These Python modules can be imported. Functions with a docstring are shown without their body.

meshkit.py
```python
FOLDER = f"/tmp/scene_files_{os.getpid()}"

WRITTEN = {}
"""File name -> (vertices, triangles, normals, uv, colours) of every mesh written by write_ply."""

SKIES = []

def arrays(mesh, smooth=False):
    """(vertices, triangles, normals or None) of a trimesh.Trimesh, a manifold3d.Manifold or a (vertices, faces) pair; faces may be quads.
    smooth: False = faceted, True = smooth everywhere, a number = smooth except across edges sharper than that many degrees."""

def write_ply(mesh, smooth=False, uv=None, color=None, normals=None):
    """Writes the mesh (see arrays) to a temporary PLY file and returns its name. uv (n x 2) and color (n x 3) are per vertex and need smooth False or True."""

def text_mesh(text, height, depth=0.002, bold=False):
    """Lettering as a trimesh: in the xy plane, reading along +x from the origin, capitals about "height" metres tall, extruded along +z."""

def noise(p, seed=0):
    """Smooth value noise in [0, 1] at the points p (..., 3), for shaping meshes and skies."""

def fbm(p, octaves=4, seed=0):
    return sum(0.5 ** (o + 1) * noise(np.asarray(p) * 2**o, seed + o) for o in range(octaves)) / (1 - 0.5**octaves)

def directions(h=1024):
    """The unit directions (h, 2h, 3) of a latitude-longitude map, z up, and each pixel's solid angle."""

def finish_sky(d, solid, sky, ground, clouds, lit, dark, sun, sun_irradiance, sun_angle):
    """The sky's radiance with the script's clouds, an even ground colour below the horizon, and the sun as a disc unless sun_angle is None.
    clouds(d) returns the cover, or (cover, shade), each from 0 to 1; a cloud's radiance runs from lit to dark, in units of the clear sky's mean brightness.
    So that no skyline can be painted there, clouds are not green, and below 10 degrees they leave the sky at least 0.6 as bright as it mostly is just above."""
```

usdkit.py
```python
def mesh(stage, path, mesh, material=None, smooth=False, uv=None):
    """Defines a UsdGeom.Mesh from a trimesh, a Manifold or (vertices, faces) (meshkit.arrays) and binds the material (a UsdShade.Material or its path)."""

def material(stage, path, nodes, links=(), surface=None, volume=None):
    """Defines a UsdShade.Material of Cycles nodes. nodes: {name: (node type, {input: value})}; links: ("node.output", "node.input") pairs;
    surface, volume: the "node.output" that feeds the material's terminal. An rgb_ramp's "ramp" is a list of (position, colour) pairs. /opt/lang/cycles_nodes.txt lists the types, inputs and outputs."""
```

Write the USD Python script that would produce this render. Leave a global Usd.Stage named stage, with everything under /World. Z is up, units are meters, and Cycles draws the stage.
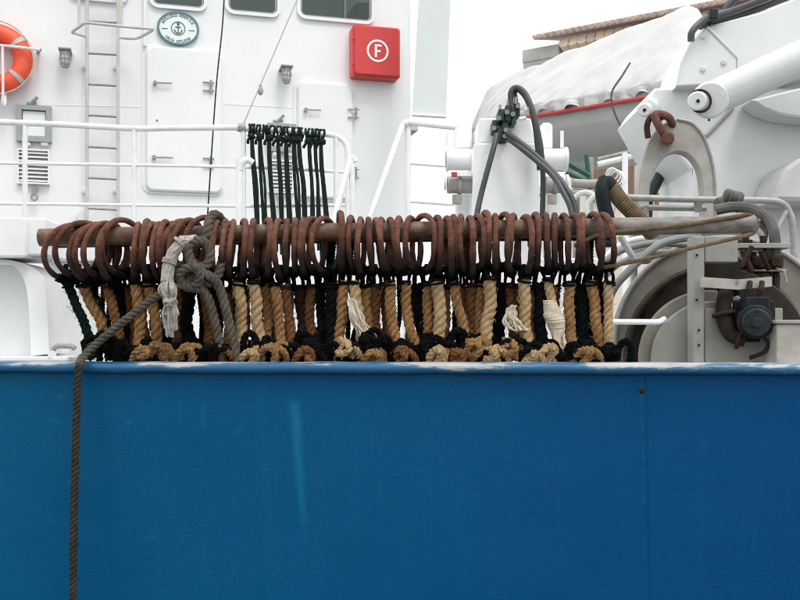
import math, random
import numpy as np, trimesh
import shapely.geometry as sg
from shapely import affinity
import usdkit, meshkit
from pxr import Usd, UsdGeom, UsdLux, UsdShade, Gf, Sdf, Vt

random.seed(7); RNG = np.random.default_rng(7)
stage = Usd.Stage.CreateInMemory()
UsdGeom.SetStageUpAxis(stage, 'Z'); UsdGeom.SetStageMetersPerUnit(stage, 1.0)
W0 = UsdGeom.Xform.Define(stage, '/World'); stage.SetDefaultPrim(W0.GetPrim())
UsdGeom.Scope.Define(stage, '/World/Looks')

# ------------------------------------------------------------------ camera, sky, light
F, CX, HY, CZ = 955.0, 400.0, 345.0, 2.45          # focal length in photo pixels, centre column, eye-level row, eye height
cam = UsdGeom.Camera.Define(stage, '/World/camera')
cam.CreateHorizontalApertureAttr(36.0); cam.CreateVerticalApertureAttr(27.0)
cam.CreateFocalLengthAttr(F / 800 * 36)
cam.CreateVerticalApertureOffsetAttr((HY - 300) / 600 * 27)
cam.CreateClippingRangeAttr(Gf.Vec2f(0.05, 2000))
cam.AddTranslateOp().Set(Gf.Vec3d(0, 0, CZ)); cam.AddRotateXYZOp().Set(Gf.Vec3f(90, 0, 0))
cam.CreateExposureAttr(0.04)

SUN_EL, SUN_AZ = math.radians(58), math.radians(150)     # overcast: the sun only shows as a soft brighter side, high and behind the viewer
sky_mat = usdkit.material(stage, '/World/Looks/overcast_sky', {
    'tc': ('texture_coordinate', {}),
    'sky': ('sky_texture', {'sky_type': 'single_scattering', 'sun_disc': False, 'sun_elevation': SUN_EL, 'sun_rotation': SUN_AZ, 'aerosol_density': 3.0}),
    'n': ('noise_texture', {'scale': 1.6, 'detail': 4.0, 'roughness': 0.5}),
    'r': ('rgb_ramp', {'ramp': [(0.25, (14.0, 14.3, 14.6)), (0.75, (17.2, 17.3, 17.3))]}),
    'm': ('mix_color', {'fac': 0.96, 'use_clamp_result': False}),
    'sz': ('separate_xyz', {}), 'el': ('map_range', {'from_min': 0.0, 'from_max': 1.0, 'to_min': 0.52, 'to_max': 1.12, 'clamp': True}),     # an overcast sky is brightest overhead
    'k': ('vector_math', {'math_type': 'scale'}),
    'bg': ('background_shader', {'strength': 0.113})},
    [('tc.generated', 'n.vector'), ('n.fac', 'r.fac'), ('tc.generated', 'sz.vector'), ('sz.z', 'el.value'), ('r.color', 'k.vector1'), ('el.result', 'k.scale'), ('sky.color', 'm.a'), ('k.vector', 'm.b'), ('m.result', 'bg.color')], surface='bg.background')
dome = UsdLux.DomeLight.Define(stage, '/World/sky')
UsdShade.MaterialBindingAPI.Apply(dome.GetPrim()).Bind(sky_mat)
dome.GetPrim().SetCustomDataByKey('kind', 'structure')
sun = UsdLux.DistantLight.Define(stage, '/World/sun')
sun.CreateIntensityAttr(0.36); sun.CreateAngleAttr(16.0); sun.CreateNormalizeAttr(True); sun.CreateColorAttr(Gf.Vec3f(1, 0.97, 0.93))
_sx, _sy, _sz = math.sin(SUN_AZ) * math.cos(SUN_EL), math.cos(SUN_AZ) * math.cos(SUN_EL), math.sin(SUN_EL)
sun.AddTransformOp().Set(Gf.Matrix4d().SetRotate(Gf.Rotation(Gf.Vec3d(0, 0, 1), Gf.Vec3d(_sx, _sy, _sz))))

# ------------------------------------------------------------------ object helpers
counts = {}
def numbered(parent, name):
    k = counts.get((parent, name), 0); counts[(parent, name)] = k + 1
    return f'{parent}/{name}' if k == 0 else f'{parent}/{name}_{k:03d}'

class Thing:
    def __init__(s, path, loc, rotz): s.path, s.loc, s.rotz = path, np.array(loc, float), rotz
    def local(s, v):
        v = np.asarray(v, float) - s.loc; c, n = math.cos(s.rotz), math.sin(s.rotz)
        return np.stack([v[:, 0] * c + v[:, 1] * n, -v[:, 0] * n + v[:, 1] * c, v[:, 2]], 1)

def keys(prim, label=None, cat=None, group=None, kind=None):
    for k, v in (('label', label), ('category', cat), ('group', group), ('kind', kind)):
        if v: prim.SetCustomDataByKey(k, v)

def thing(name, label, cat, loc=(0, 0, 0), rotz=0.0, group=None):
    path = numbered('/World', name)
    x = UsdGeom.Xform.Define(stage, path)
    x.AddTranslateOp().Set(Gf.Vec3d(*map(float, loc))); x.AddRotateXYZOp().Set(Gf.Vec3f(0, 0, math.degrees(rotz)))
    keys(x.GetPrim(), label, cat, group)
    return Thing(path, loc, rotz)

def part(name, mesh, mat, root, under=None, label=None, kind=None, smooth=35):
    """mesh in world coordinates; root the Thing; under: path of a part (for a sub-part). Returns the path."""
    if isinstance(mesh, (list, tuple)): mesh = join(mesh)
    v = root.local(mesh.vertices)
    path = numbered(under or root.path, name)
    m = usdkit.mesh(stage, path, trimesh.Trimesh(v, mesh.faces, process=False), M[mat], smooth=smooth)
    keys(m.GetPrim(), label, kind=kind)
    return path

def solo(name, mesh, mat, label=None, cat=None, group=None, kind=None, smooth=35):
    """a thing of one mesh, or a piece of the setting"""
    if isinstance(mesh, (list, tuple)): mesh = join(mesh)
    path = numbered('/World', name)
    o = np.array([*mesh.bounds.mean(0)[:2], mesh.bounds[0][2]])
    m = usdkit.mesh(stage, path, trimesh.Trimesh(mesh.vertices - o, mesh.faces, process=False), M[mat], smooth=smooth)
    m.AddTranslateOp().Set(Gf.Vec3d(*map(float, o)))
    keys(m.GetPrim(), label, cat, group, kind)
    return m

def copy_of(root, name, loc, rot, label):
    path = numbered('/World', name)
    x = UsdGeom.Xform.Define(stage, path)
    x.GetPrim().GetReferences().AddInternalReference(root.path)
    x.GetPrim().SetInstanceable(True)
    UsdGeom.Xformable(x).ClearXformOpOrder()
    x.AddTranslateOp().Set(Gf.Vec3d(*map(float, loc))); x.AddRotateXYZOp().Set(Gf.Vec3f(*map(float, rot)))
    keys(x.GetPrim(), label)

# ------------------------------------------------------------------ mesh helpers
def join(ms): return trimesh.util.concatenate([m for m in ms if m is not None])
def box(x0, x1, y0, y1, z0, z1, ch=0.0):
    import manifold3d as m3
    if ch <= 0:
        m = trimesh.creation.box([abs(x1 - x0), abs(y1 - y0), abs(z1 - z0)]); m.apply_translation([(x0 + x1) / 2, (y0 + y1) / 2, (z0 + z1) / 2]); return m
    a, b = np.minimum([x0, y0, z0], [x1, y1, z1]), np.maximum([x0, y0, z0], [x1, y1, z1])
    pts = []
    for i in np.ndindex(2, 2, 2):
        c = np.where(i, b, a); s = np.where(i, -1, 1)
        for k in range(3):
            p = c + s * ch; p[k] = c[k]; pts.append(p)
    return trimesh.convex.convex_hull(np.array(pts))
def catmull(pts, n=10):
    p = np.array(pts, float)
    if len(p) < 3: return np.linspace(p[0], p[-1], n + 1)
    p = np.vstack([2 * p[0] - p[1], p, 2 * p[-1] - p[-2]]); out = []
    for i in range(1, len(p) - 2):
        a, b, c, d = p[i - 1], p[i], p[i + 1], p[i + 2]
        for t in np.linspace(0, 1, n, endpoint=False):
            out.append(0.5 * (2 * b + (c - a) * t + (2 * a - 5 * b + 4 * c - d) * t * t + (3 * b - a - 3 * c + d) * t ** 3))
    out.append(p[-2]); return np.array(out)
def resample(p, step):
    p = np.asarray(p, float); s = np.r_[0, np.cumsum(np.linalg.norm(np.diff(p, axis=0), axis=1))]
    n = max(2, int(round(s[-1] / step)) + 1); t = np.linspace(0, s[-1], n)
    return np.stack([np.interp(t, s, p[:, k]) for k in range(3)], 1)
def frames(p):
    t = np.gradient(p, axis=0); t /= np.maximum(np.linalg.norm(t, axis=1, keepdims=True), 1e-12)
    u = np.zeros_like(p); a = np.array([0, 0, 1.0]) if abs(t[0][2]) < 0.9 else np.array([1.0, 0, 0])
    u[0] = np.cross(t[0], a); u[0] /= np.linalg.norm(u[0])
    for i in range(1, len(p)):
        w = u[i - 1] - t[i] * np.dot(u[i - 1], t[i]); u[i] = w / max(np.linalg.norm(w), 1e-9)
    return t, u, np.cross(t, u)
def tube(p, r, sides=8, closed=False):
    p = np.asarray(p, float); n = len(p); r = np.broadcast_to(np.asarray(r, float), (n,))
    if closed:
        ext = np.vstack([p[-2:], p, p[:2]]); t, u, w = frames(ext); t, u, w = t[2:-2], u[2:-2], w[2:-2]
        # spread the leftover twist
        e = np.vstack([p, p[:1]])
        d = u[0] - t[0] * np.dot(u[0], t[0])
    else: t, u, w = frames(p)
    a = np.arange(sides) / sides * 2 * np.pi
    v = p[:, None] + r[:, None, None] * (np.cos(a)[None, :, None] * u[:, None] + np.sin(a)[None, :, None] * w[:, None])
    v = v.reshape(-1, 3); f = []
    rows = n if closed else n - 1
    i = np.repeat(np.arange(rows), sides); j = np.tile(np.arange(sides), rows)
    i2 = (i + 1) % n; j2 = (j + 1) % sides
    A, B, C, D = i * sides + j, i * sides + j2, i2 * sides + j2, i2 * sides + j
    f = np.vstack([np.stack([A, B, C], 1), np.stack([A, C, D], 1)])
    if not closed:
        v = np.vstack([v, p[:1], p[-1:]]); c0, c1 = n * sides, n * sides + 1; k = np.arange(sides)
        f = np.vstack([f, np.stack([np.full(sides, c0), (k + 1) % sides, k], 1), np.stack([np.full(sides, c1), (n - 1) * sides + k, (n - 1) * sides + (k + 1) % sides], 1)])
    return trimesh.Trimesh(v, f, process=False)
def ring_path(c, ax, rad, n=48):
    ax = np.array(ax, float); ax /= np.linalg.norm(ax); a = np.array([0, 0, 1.0]) if abs(ax[2]) < .9 else np.array([1.0, 0, 0])
    u = np.cross(ax, a); u /= np.linalg.norm(u); w = np.cross(ax, u); th = np.arange(n) / n * 2 * np.pi
    return np.array(c) + rad * (np.cos(th)[:, None] * u + np.sin(th)[:, None] * w)
def torus(c, ax, rad, r, n=48, sides=10): return tube(ring_path(c, ax, rad, n), r, sides, closed=True)
def cyl(a, b, r, sides=24, r2=None, bevel=0.0):
    a, b = np.array(a, float), np.array(b, float); r2 = r if r2 is None else r2
    if bevel:
        d = (b - a) / np.linalg.norm(b - a)
        return tube(np.array([a, a + d * 1e-5, a + d * bevel, b - d * bevel, b - d * 1e-5, b]), np.array([r - bevel, r - bevel, r, r2, r2 - bevel, r2 - bevel]), sides)
    return tube(np.array([a, (a + b) / 2, b]), np.array([r, (r + r2) / 2, r2]), sides)
def rope(pts, r, pitch=None, strands=3, sides=7, step=None, n=10, wob=0.0, seed=0, phase=0.0):
    """a laid rope: strands wound round the line through pts"""
    pitch = pitch or r * 3.9; step = step or pitch / 7
    p = resample(catmull(pts, n), step)
    if wob: p = p + wob * (np.stack([meshkit.noise(p * 17 + k * 31.7 + seed) for k in range(3)], 1) - .5) * 2
    t, u, w = frames(p); s = np.arange(len(p)) * step; out = []
    for k in range(strands):
        a = phase + 2 * np.pi * (s / pitch + k / strands); a = a[:, None]
        c = p + r * 0.53 * (np.cos(a) * u + np.sin(a) * w)
        rad = r * 0.50 * (1 + .18 * (meshkit.noise(c * 90 + k) - .5))
        out.append(tube(c, rad, sides))
    return join(out)
def fibres(pts, r, n, seed, ln=.016):
    g = np.random.default_rng(seed); p = resample(catmull(pts, 8), .004); t, u, w = frames(p); out = []
    for _ in range(n):
        k = g.integers(1, len(p) - 1); a = g.uniform(0, 6.28); o = math.cos(a) * u[k] + math.sin(a) * w[k]; L_ = ln * g.uniform(.5, 1.3)
        b = p[k] + o * r * .95; d = t[k] * g.choice([-1, 1]) * L_ + o * L_ * g.uniform(.15, .6) + g.normal(0, L_ * .2, 3)
        out.append(tube(np.array([b, b + d * .5 + o * .001, b + d + [0, 0, -L_ * .25]]), np.array([.0009, .0008, .0005]), 3))
    return join(out)
def trefoil(c, size, r, seed, fat=1.0, laid=True):
    g = np.random.default_rng(seed); t = np.linspace(0, 2 * np.pi, 40)
    q = np.stack([(2 + np.cos(3 * t)) * np.cos(2 * t), (2 + np.cos(3 * t)) * np.sin(2 * t), 1.4 * np.sin(3 * t)], 1) * size / 3 * fat
    q += g.normal(0, size * .05, q.shape)
    from scipy.spatial.transform import Rotation as R
    q = R.random(random_state=int(seed)).apply(q) + np.array(c)
    q = resample(q, r * .6)
    return rope(q, r, n=1, sides=6, step=r * .75) if laid else tube(q, r, 6)
def tangle(c, size, r, seed, turns=5):
    """a lump of thin cord wound over itself"""
    g = np.random.default_rng(seed); t = np.linspace(0, 2 * np.pi * turns, 26 * turns)
    a, b = g.uniform(.3, .8), g.uniform(0, 6)
    d = np.stack([np.cos(t) * np.cos(a * t + b), np.sin(t), np.sin(a * t + b) * np.cos(t)], 1)
    d *= np.array([1.15, .8, .9]) * size * (.75 + .35 * meshkit.noise(d * 2 + seed))[:, None]
    return tube(d + np.array(c), r, 6)
def extrude(poly, depth):
    """shapely polygon in (x, z) -> solid between y=0 and y=depth"""
    ms = []
    for g in getattr(poly, 'geoms', [poly]):
        m = trimesh.creation.extrude_polygon(g, depth, engine='earcut')
        v = m.vertices; m = trimesh.Trimesh(np.stack([v[:, 0], v[:, 2], v[:, 1]], 1), m.faces[:, ::-1], process=False); ms.append(m)
    return join(ms)
def rrect(x0, x1, z0, z1, r): return sg.box(x0 + r, z0 + r, x1 - r, z1 - r).buffer(r, quad_segs=6)
def shift(m, d): m = m.copy(); m.apply_translation(d); return m
def soften(poly, depth, b=0.006):
    """an extruded plate with a chamfered front rim (front at y=0)"""
    inner = poly.buffer(-b)
    a = extrude(poly, depth - b); a.apply_translation([0, b, 0])
    f = extrude(inner, b * 1.0 + .001)
    ext = np.array(poly.exterior.coords)[:-1]
    return join([a, f, rim(poly, inner, b)])
def rim(poly, inner, b):
    n = 160
    A = np.array([poly.exterior.interpolate(k / n, normalized=True).coords[0] for k in range(n)])
    B = np.array([inner.exterior.interpolate(inner.exterior.project(sg.Point(*q))).coords[0] for q in A])
    v = np.vstack([np.c_[A[:, 0], np.full(n, b), A[:, 1]], np.c_[B[:, 0], np.zeros(n), B[:, 1]]])
    k = np.arange(n); k2 = (k + 1) % n
    f = np.vstack([np.c_[k, k2, n + k2], np.c_[k, n + k2, n + k]])
    return trimesh.Trimesh(v, f, process=False)
def P(px, py, Y): return np.array([(px - CX) / F * Y, Y, CZ - (py - HY) / F * Y])
def PP(l): return [P(*q) for q in l]

# ------------------------------------------------------------------ materials
M = {}
def mat(name, color, color2=None, rough=0.5, metal=0.0, scale=8.0, detail=4.0, bump=0.0, bscale=60.0, lo=.35, hi=.65, spec=.5, coat=0.0, rnd=0.0, stretch=None, spots=None, dist=.01):
    """colour noise between two tones, optional darker spots (colour, amount, scale), bump relief, tone shift per object"""
    c2 = color2 or tuple(x * .88 for x in color)
    N = {'tc': ('texture_coordinate', {}), 'geo': ('geometry', {}),
         'mp': ('mapping', {'scale': stretch or (1, 1, 1)}),
         'n': ('noise_texture', {'scale': scale, 'detail': detail, 'roughness': .6}),
         'r': ('rgb_ramp', {'ramp': [(lo, color), (hi, c2)]}),
         'p': ('principled_bsdf', {'roughness': rough, 'metallic': metal, 'specular_ior_level': spec, 'coat_weight': coat})}
    L = [('geo.position', 'mp.vector'), ('mp.vector', 'n.vector'), ('n.fac', 'r.fac')]
    col = 'r.color'
    if spots:
        sc, amt, ss = spots
        N['n2'] = ('noise_texture', {'scale': ss, 'detail': 6.0, 'roughness': .7})
        N['r2'] = ('rgb_ramp', {'ramp': [(.5 + .22 * (1 - amt), (0, 0, 0)), (.62 + .2 * (1 - amt), (1, 1, 1))]})
        N['mx'] = ('mix_color', {'b': sc}); L += [('mp.vector', 'n2.vector'), ('n2.fac', 'r2.fac'), ('r2.color', 'mx.fac'), (col, 'mx.a')]; col = 'mx.result'
    if rnd:
        N['oi'] = ('object_info', {}); N['mr'] = ('map_range', {'from_min': 0.0, 'from_max': 1.0, 'to_min': 1 - rnd, 'to_max': 1 + rnd})
        N['hs'] = ('hsv', {}); L += [('oi.random', 'mr.value'), ('mr.result', 'hs.value'), (col, 'hs.color')]; col = 'hs.color'
    L.append((col, 'p.base_color'))
    if bump:
        N['nb'] = ('noise_texture', {'scale': bscale, 'detail': 5.0, 'roughness': .6})
        N['b'] = ('bump', {'strength': bump, 'distance': dist})
        L += [('mp.vector', 'nb.vector'), ('nb.fac', 'b.height'), ('b.normal', 'p.normal')]
    M[name] = usdkit.material(stage, '/World/Looks/' + name, N, L, surface='p.BSDF')

mat('white_paint', (.79, .80, .80), (.75, .765, .765), rough=.38, scale=1.3, bump=.25, bscale=5, dist=.012, spots=((.66, .645, .61), .28, 5))
mat('white_gear', (.80, .81, .81), (.74, .75, .75), rough=.35, scale=6, bump=.2, bscale=30, dist=.004, spots=((.55, .50, .42), .22, 16))
mat('white_rail', (.78, .79, .78), (.70, .70, .68), rough=.4, scale=12, spots=((.45, .36, .27), .15, 30))
mat('grey_paint', (.50, .51, .50), (.44, .45, .44), rough=.5, scale=8, bump=.2, bscale=40, dist=.003)
mat('frame_grey', (.34, .36, .35), (.28, .30, .29), rough=.5, scale=20)
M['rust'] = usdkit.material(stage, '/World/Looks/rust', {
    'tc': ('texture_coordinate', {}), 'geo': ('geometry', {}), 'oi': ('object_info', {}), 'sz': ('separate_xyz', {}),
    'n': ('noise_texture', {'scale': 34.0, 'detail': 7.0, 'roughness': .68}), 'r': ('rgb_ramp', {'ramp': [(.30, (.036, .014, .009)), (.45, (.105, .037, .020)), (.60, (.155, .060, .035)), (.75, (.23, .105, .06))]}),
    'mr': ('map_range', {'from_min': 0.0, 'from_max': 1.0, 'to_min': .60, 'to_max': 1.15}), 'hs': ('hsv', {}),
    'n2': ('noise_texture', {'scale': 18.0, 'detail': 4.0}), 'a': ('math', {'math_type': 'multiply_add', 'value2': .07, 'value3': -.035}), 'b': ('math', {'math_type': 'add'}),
    'low_dark': ('map_range', {'from_min': .012, 'from_max': -.058, 'to_min': 0.0, 'to_max': .88, 'clamp': True}), 'mx': ('mix_color', {'b': (.012, .009, .008)}),  # rust mixes to near-black towards the bottom of each ring
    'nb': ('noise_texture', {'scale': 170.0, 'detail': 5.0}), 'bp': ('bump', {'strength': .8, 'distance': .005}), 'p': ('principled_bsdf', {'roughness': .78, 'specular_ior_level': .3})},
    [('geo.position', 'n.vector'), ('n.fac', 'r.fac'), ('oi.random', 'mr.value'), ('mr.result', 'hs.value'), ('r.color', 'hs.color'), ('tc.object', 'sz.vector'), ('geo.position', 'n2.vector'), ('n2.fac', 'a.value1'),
     ('a.value', 'b.value1'), ('sz.z', 'b.value2'), ('b.value', 'low_dark.value'), ('low_dark.result', 'mx.fac'), ('hs.color', 'mx.a'), ('mx.result', 'p.base_color'), ('geo.position', 'nb.vector'), ('nb.fac', 'bp.height'), ('bp.normal', 'p.normal')], surface='p.BSDF')
mat('shackle_rust', (.105, .042, .032), (.165, .075, .056), rough=.82, scale=22, bump=.7, bscale=150, dist=.004, spots=((.055, .022, .018), .45, 40), spec=.25)
mat('dark_rust', (.028, .017, .013), (.052, .026, .018), rough=.85, scale=30, bump=.7, bscale=140, dist=.004, spec=.15)
mat('tan_rope', (.46, .27, .12), (.27, .14, .055), rough=.95, scale=75, bump=1.0, bscale=520, dist=.007, spec=.1, spots=((.09, .05, .025), .5, 22))
mat('pale_rope', (.66, .49, .285), (.45, .29, .14), rough=.95, scale=75, bump=1.0, bscale=520, dist=.007, spec=.1, spots=((.2, .12, .06), .4, 22))
mat('brown_rope', (.27, .125, .05), (.15, .066, .028), rough=.95, scale=75, bump=1.0, bscale=520, dist=.007, spec=.1, spots=((.04, .02, .012), .4, 30))
mat('dark_rope', (.055, .028, .016), (.022, .016, .013), rough=.95, scale=75, bump=1.0, bscale=520, dist=.007, spec=.1)
mat('black_rope', (.0035, .004, .0045), (.009, .0095, .0095), rough=.9, scale=26, bump=1.0, bscale=420, dist=.006, spec=.05)
mat('green_black_rope', (.005, .014, .013), (.009, .021, .019), rough=.9, scale=26, bump=1.0, bscale=420, dist=.006, spec=.05)
mat('blue_black_rope', (.006, .010, .017), (.013, .02, .028), rough=.9, scale=26, bump=1.0, bscale=420, dist=.006, spec=.05)
mat('white_fibre', (.66, .60, .50), (.50, .42, .32), rough=.95, scale=40, bump=.8, bscale=300, dist=.003, spec=.1, spots=((.3, .2, .1), .25, 50))
mat('grey_fibre', (.50, .47, .43), (.30, .275, .245), rough=.95, scale=55, bump=.9, bscale=300, dist=.005, spec=.1, spots=((.06, .05, .045), .45, 60))
mat('hawser', (.17, .15, .12), (.105, .092, .073), rough=.95, scale=30, bump=1.0, bscale=520, dist=.007, spec=.1, spots=((.06, .05, .04), .35, 45))
mat('dark_hawser', (.075, .068, .056), (.045, .042, .036), rough=.95, scale=30, bump=1.0, bscale=520, dist=.007, spec=.1)
mat('thin_rope', (.19, .14, .085), (.115, .08, .048), rough=.95, scale=40, bump=.6, bscale=400, dist=.002, spec=.1)
mat('steel', (.36, .35, .315), (.26, .25, .22), rough=.5, scale=9, bump=.3, bscale=70, dist=.002, spots=((.26, .22, .16), .3, 20))
mat('galvanised', (.33, .33, .315), (.25, .25, .238), rough=.45, metal=.2, scale=30, bump=.3, bscale=90, dist=.002, spots=((.24, .20, .15), .25, 24))
mat('winch_steel', (.23, .215, .185), (.18, .162, .132), rough=.65, scale=6, bump=.4, bscale=50, dist=.004, spots=((.12, .085, .055), .5, 7), spec=.25)
mat('winch_plate', (.28, .277, .255), (.22, .216, .196), rough=.55, scale=7, bump=.3, bscale=50, dist=.003, spots=((.10, .075, .05), .3, 26), spec=.25)
mat('dirty_hose', (.12, .118, .112), (.07, .066, .06), rough=.55, scale=20, spots=((.2, .16, .12), .3, 25), spec=.15)
mat('grey_hose', (.20, .205, .205), (.15, .155, .155), rough=.45, scale=18)
mat('black_hose', (.042, .047, .050), (.028, .032, .035), rough=.4, scale=18)
mat('black_rubber', (.018, .022, .025), (.028, .03, .032), rough=.5, scale=25, spec=.15)
mat('green_paint', (.012, .085, .06), (.008, .05, .037), rough=.4, scale=30, spots=((.02, .02, .02), .3, 60))
mat('dark_green', (.012, .032, .028), (.009, .022, .02), rough=.5, scale=40)
mat('strap', (.006, .014, .0125), (.010, .020, .018), rough=.85, scale=60, bump=.5, bscale=300, dist=.002, spec=.2)
mat('blue_motor', (.006, .010, .013), (.011, .016, .019), rough=.55, scale=14, bump=.4, bscale=60, dist=.003, spots=((.06, .05, .045), .3, 22), spec=.15)
mat('dark_iron', (.013, .011, .0095), (.028, .02, .015), rough=.7, scale=20, bump=.5, bscale=80, dist=.003, spots=((.07, .032, .02), .35, 20), spec=.15)
mat('buoy_orange', (.84, .105, .045), (.76, .085, .035), rough=.5, scale=12, bump=.25, bscale=70, dist=.003)
mat('buoy_band', (.50, .50, .48), (.40, .40, .39), rough=.35, scale=50)
mat('fire_red', (.60, .045, .045), (.56, .042, .042), rough=.42, scale=5, bump=.12, bscale=40, dist=.003)
mat('red_stripe', (.47, .045, .05), (.40, .04, .045), rough=.4, scale=10)
mat('white_print', (.84, .84, .83), (.82, .82, .81), rough=.5, scale=9)
mat('plaque_face', (.74, .82, .80), (.70, .79, .78), rough=.4, scale=14)
mat('plaque_green', (.10, .21, .24), (.08, .17, .20), rough=.45, scale=14)
mat('plaque_ink', (.06, .13, .14), (.05, .11, .12), rough=.5, scale=20)
mat('tarp', (.56, .56, .55), (.50, .50, .485), rough=.6, scale=3, bump=.3, bscale=10, dist=.02, stretch=(1, 1, .5), spots=((.5, .48, .43), .22, 6))
mat('boat_hull', (.40, .405, .39), (.36, .365, .35), rough=.4, scale=4)
mat('deck_paint', (.16, .17, .16), (.12, .13, .125), rough=.6, scale=6)
mat('roof_tile', (.50, .40, .345), (.42, .32, .27), rough=.85, scale=9, rnd=.2)
mat('soffit_tile', (.66, .53, .42), (.60, .47, .36), rough=.85, scale=6, rnd=.12)
mat('render_wall', (.66, .60, .52), (.60, .54, .47), rough=.9, scale=.7)
mat('concrete', (.46, .45, .43), (.40, .39, .37), rough=.9, scale=3, bump=.3, bscale=25)
mat('brown_shutter', (.22, .13, .09), (.17, .10, .07), rough=.6, scale=8)
mat('orange_shutter', (.33, .13, .05), (.27, .10, .04), rough=.6, scale=8)
mat('grey_shutter', (.36, .36, .37), (.32, .32, .33), rough=.5, scale=8)
mat('quay_stone', (.34, .33, .31), (.27, .26, .24), rough=.9, scale=2, bump=.5, bscale=30)
mat('asphalt', (.10, .10, .098), (.075, .075, .073), rough=.85, scale=2, bump=.5, bscale=60)
mat('recess_shadow', (.026, .022, .019), (.045, .036, .028), rough=.7, scale=20, bump=.5, bscale=80, dist=.003, spec=.15)  # near-black colour standing for the shadow in the winch drum recess
mat('ladder_grey', (.56, .56, .545), (.46, .455, .44), rough=.45, scale=14, spots=((.36, .30, .24), .15, 30))
mat('wing_paint', (.64, .68, .68), (.60, .64, .64), rough=.45, scale=2, bump=.2, bscale=6, dist=.01)
mat('crane_paint', (.66, .68, .675), (.61, .63, .625), rough=.36, scale=2.2, bump=.25, bscale=9, dist=.006, spots=((.52, .50, .45), .2, 9))
mat('room', (.52, .54, .53), (.46, .48, .47), rough=.8, scale=3)
mat('brown_seat', (.055, .065, .07), (.045, .05, .055), rough=.8, scale=5)
M['water'] = usdkit.material(stage, '/World/Looks/water', {
    'geo': ('geometry', {}), 'n': ('noise_texture', {'scale': 1.6, 'detail': 5.0}), 'b': ('bump', {'strength': .5, 'distance': .15}),
    'p': ('principled_bsdf', {'base_color': (.012, .03, .032), 'roughness': .06})},
    [('geo.position', 'n.vector'), ('n.fac', 'b.height'), ('b.normal', 'p.normal')], surface='p.BSDF')
M['window_glass'] = usdkit.material(stage, '/World/Looks/window_glass', {
    'fr': ('fresnel', {'IOR': 1.5}), 't': ('transparent_bsdf', {'color': (.78, .88, .86)}), 'g': ('glossy_bsdf', {'color': (.9, .95, .95), 'roughness': .02}),
    'm': ('mix_closure', {})}, [('fr.fac', 'm.fac'), ('t.BSDF', 'm.closure1'), ('g.BSDF', 'm.closure2')], surface='m.closure')
M['lamp_glass'] = usdkit.material(stage, '/World/Looks/lamp_glass', {
    'p': ('principled_bsdf', {'base_color': (.8, .84, .82), 'roughness': .15, 'transmission_weight': .5, 'ior': 1.4})}, [], surface='p.BSDF')
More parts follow.
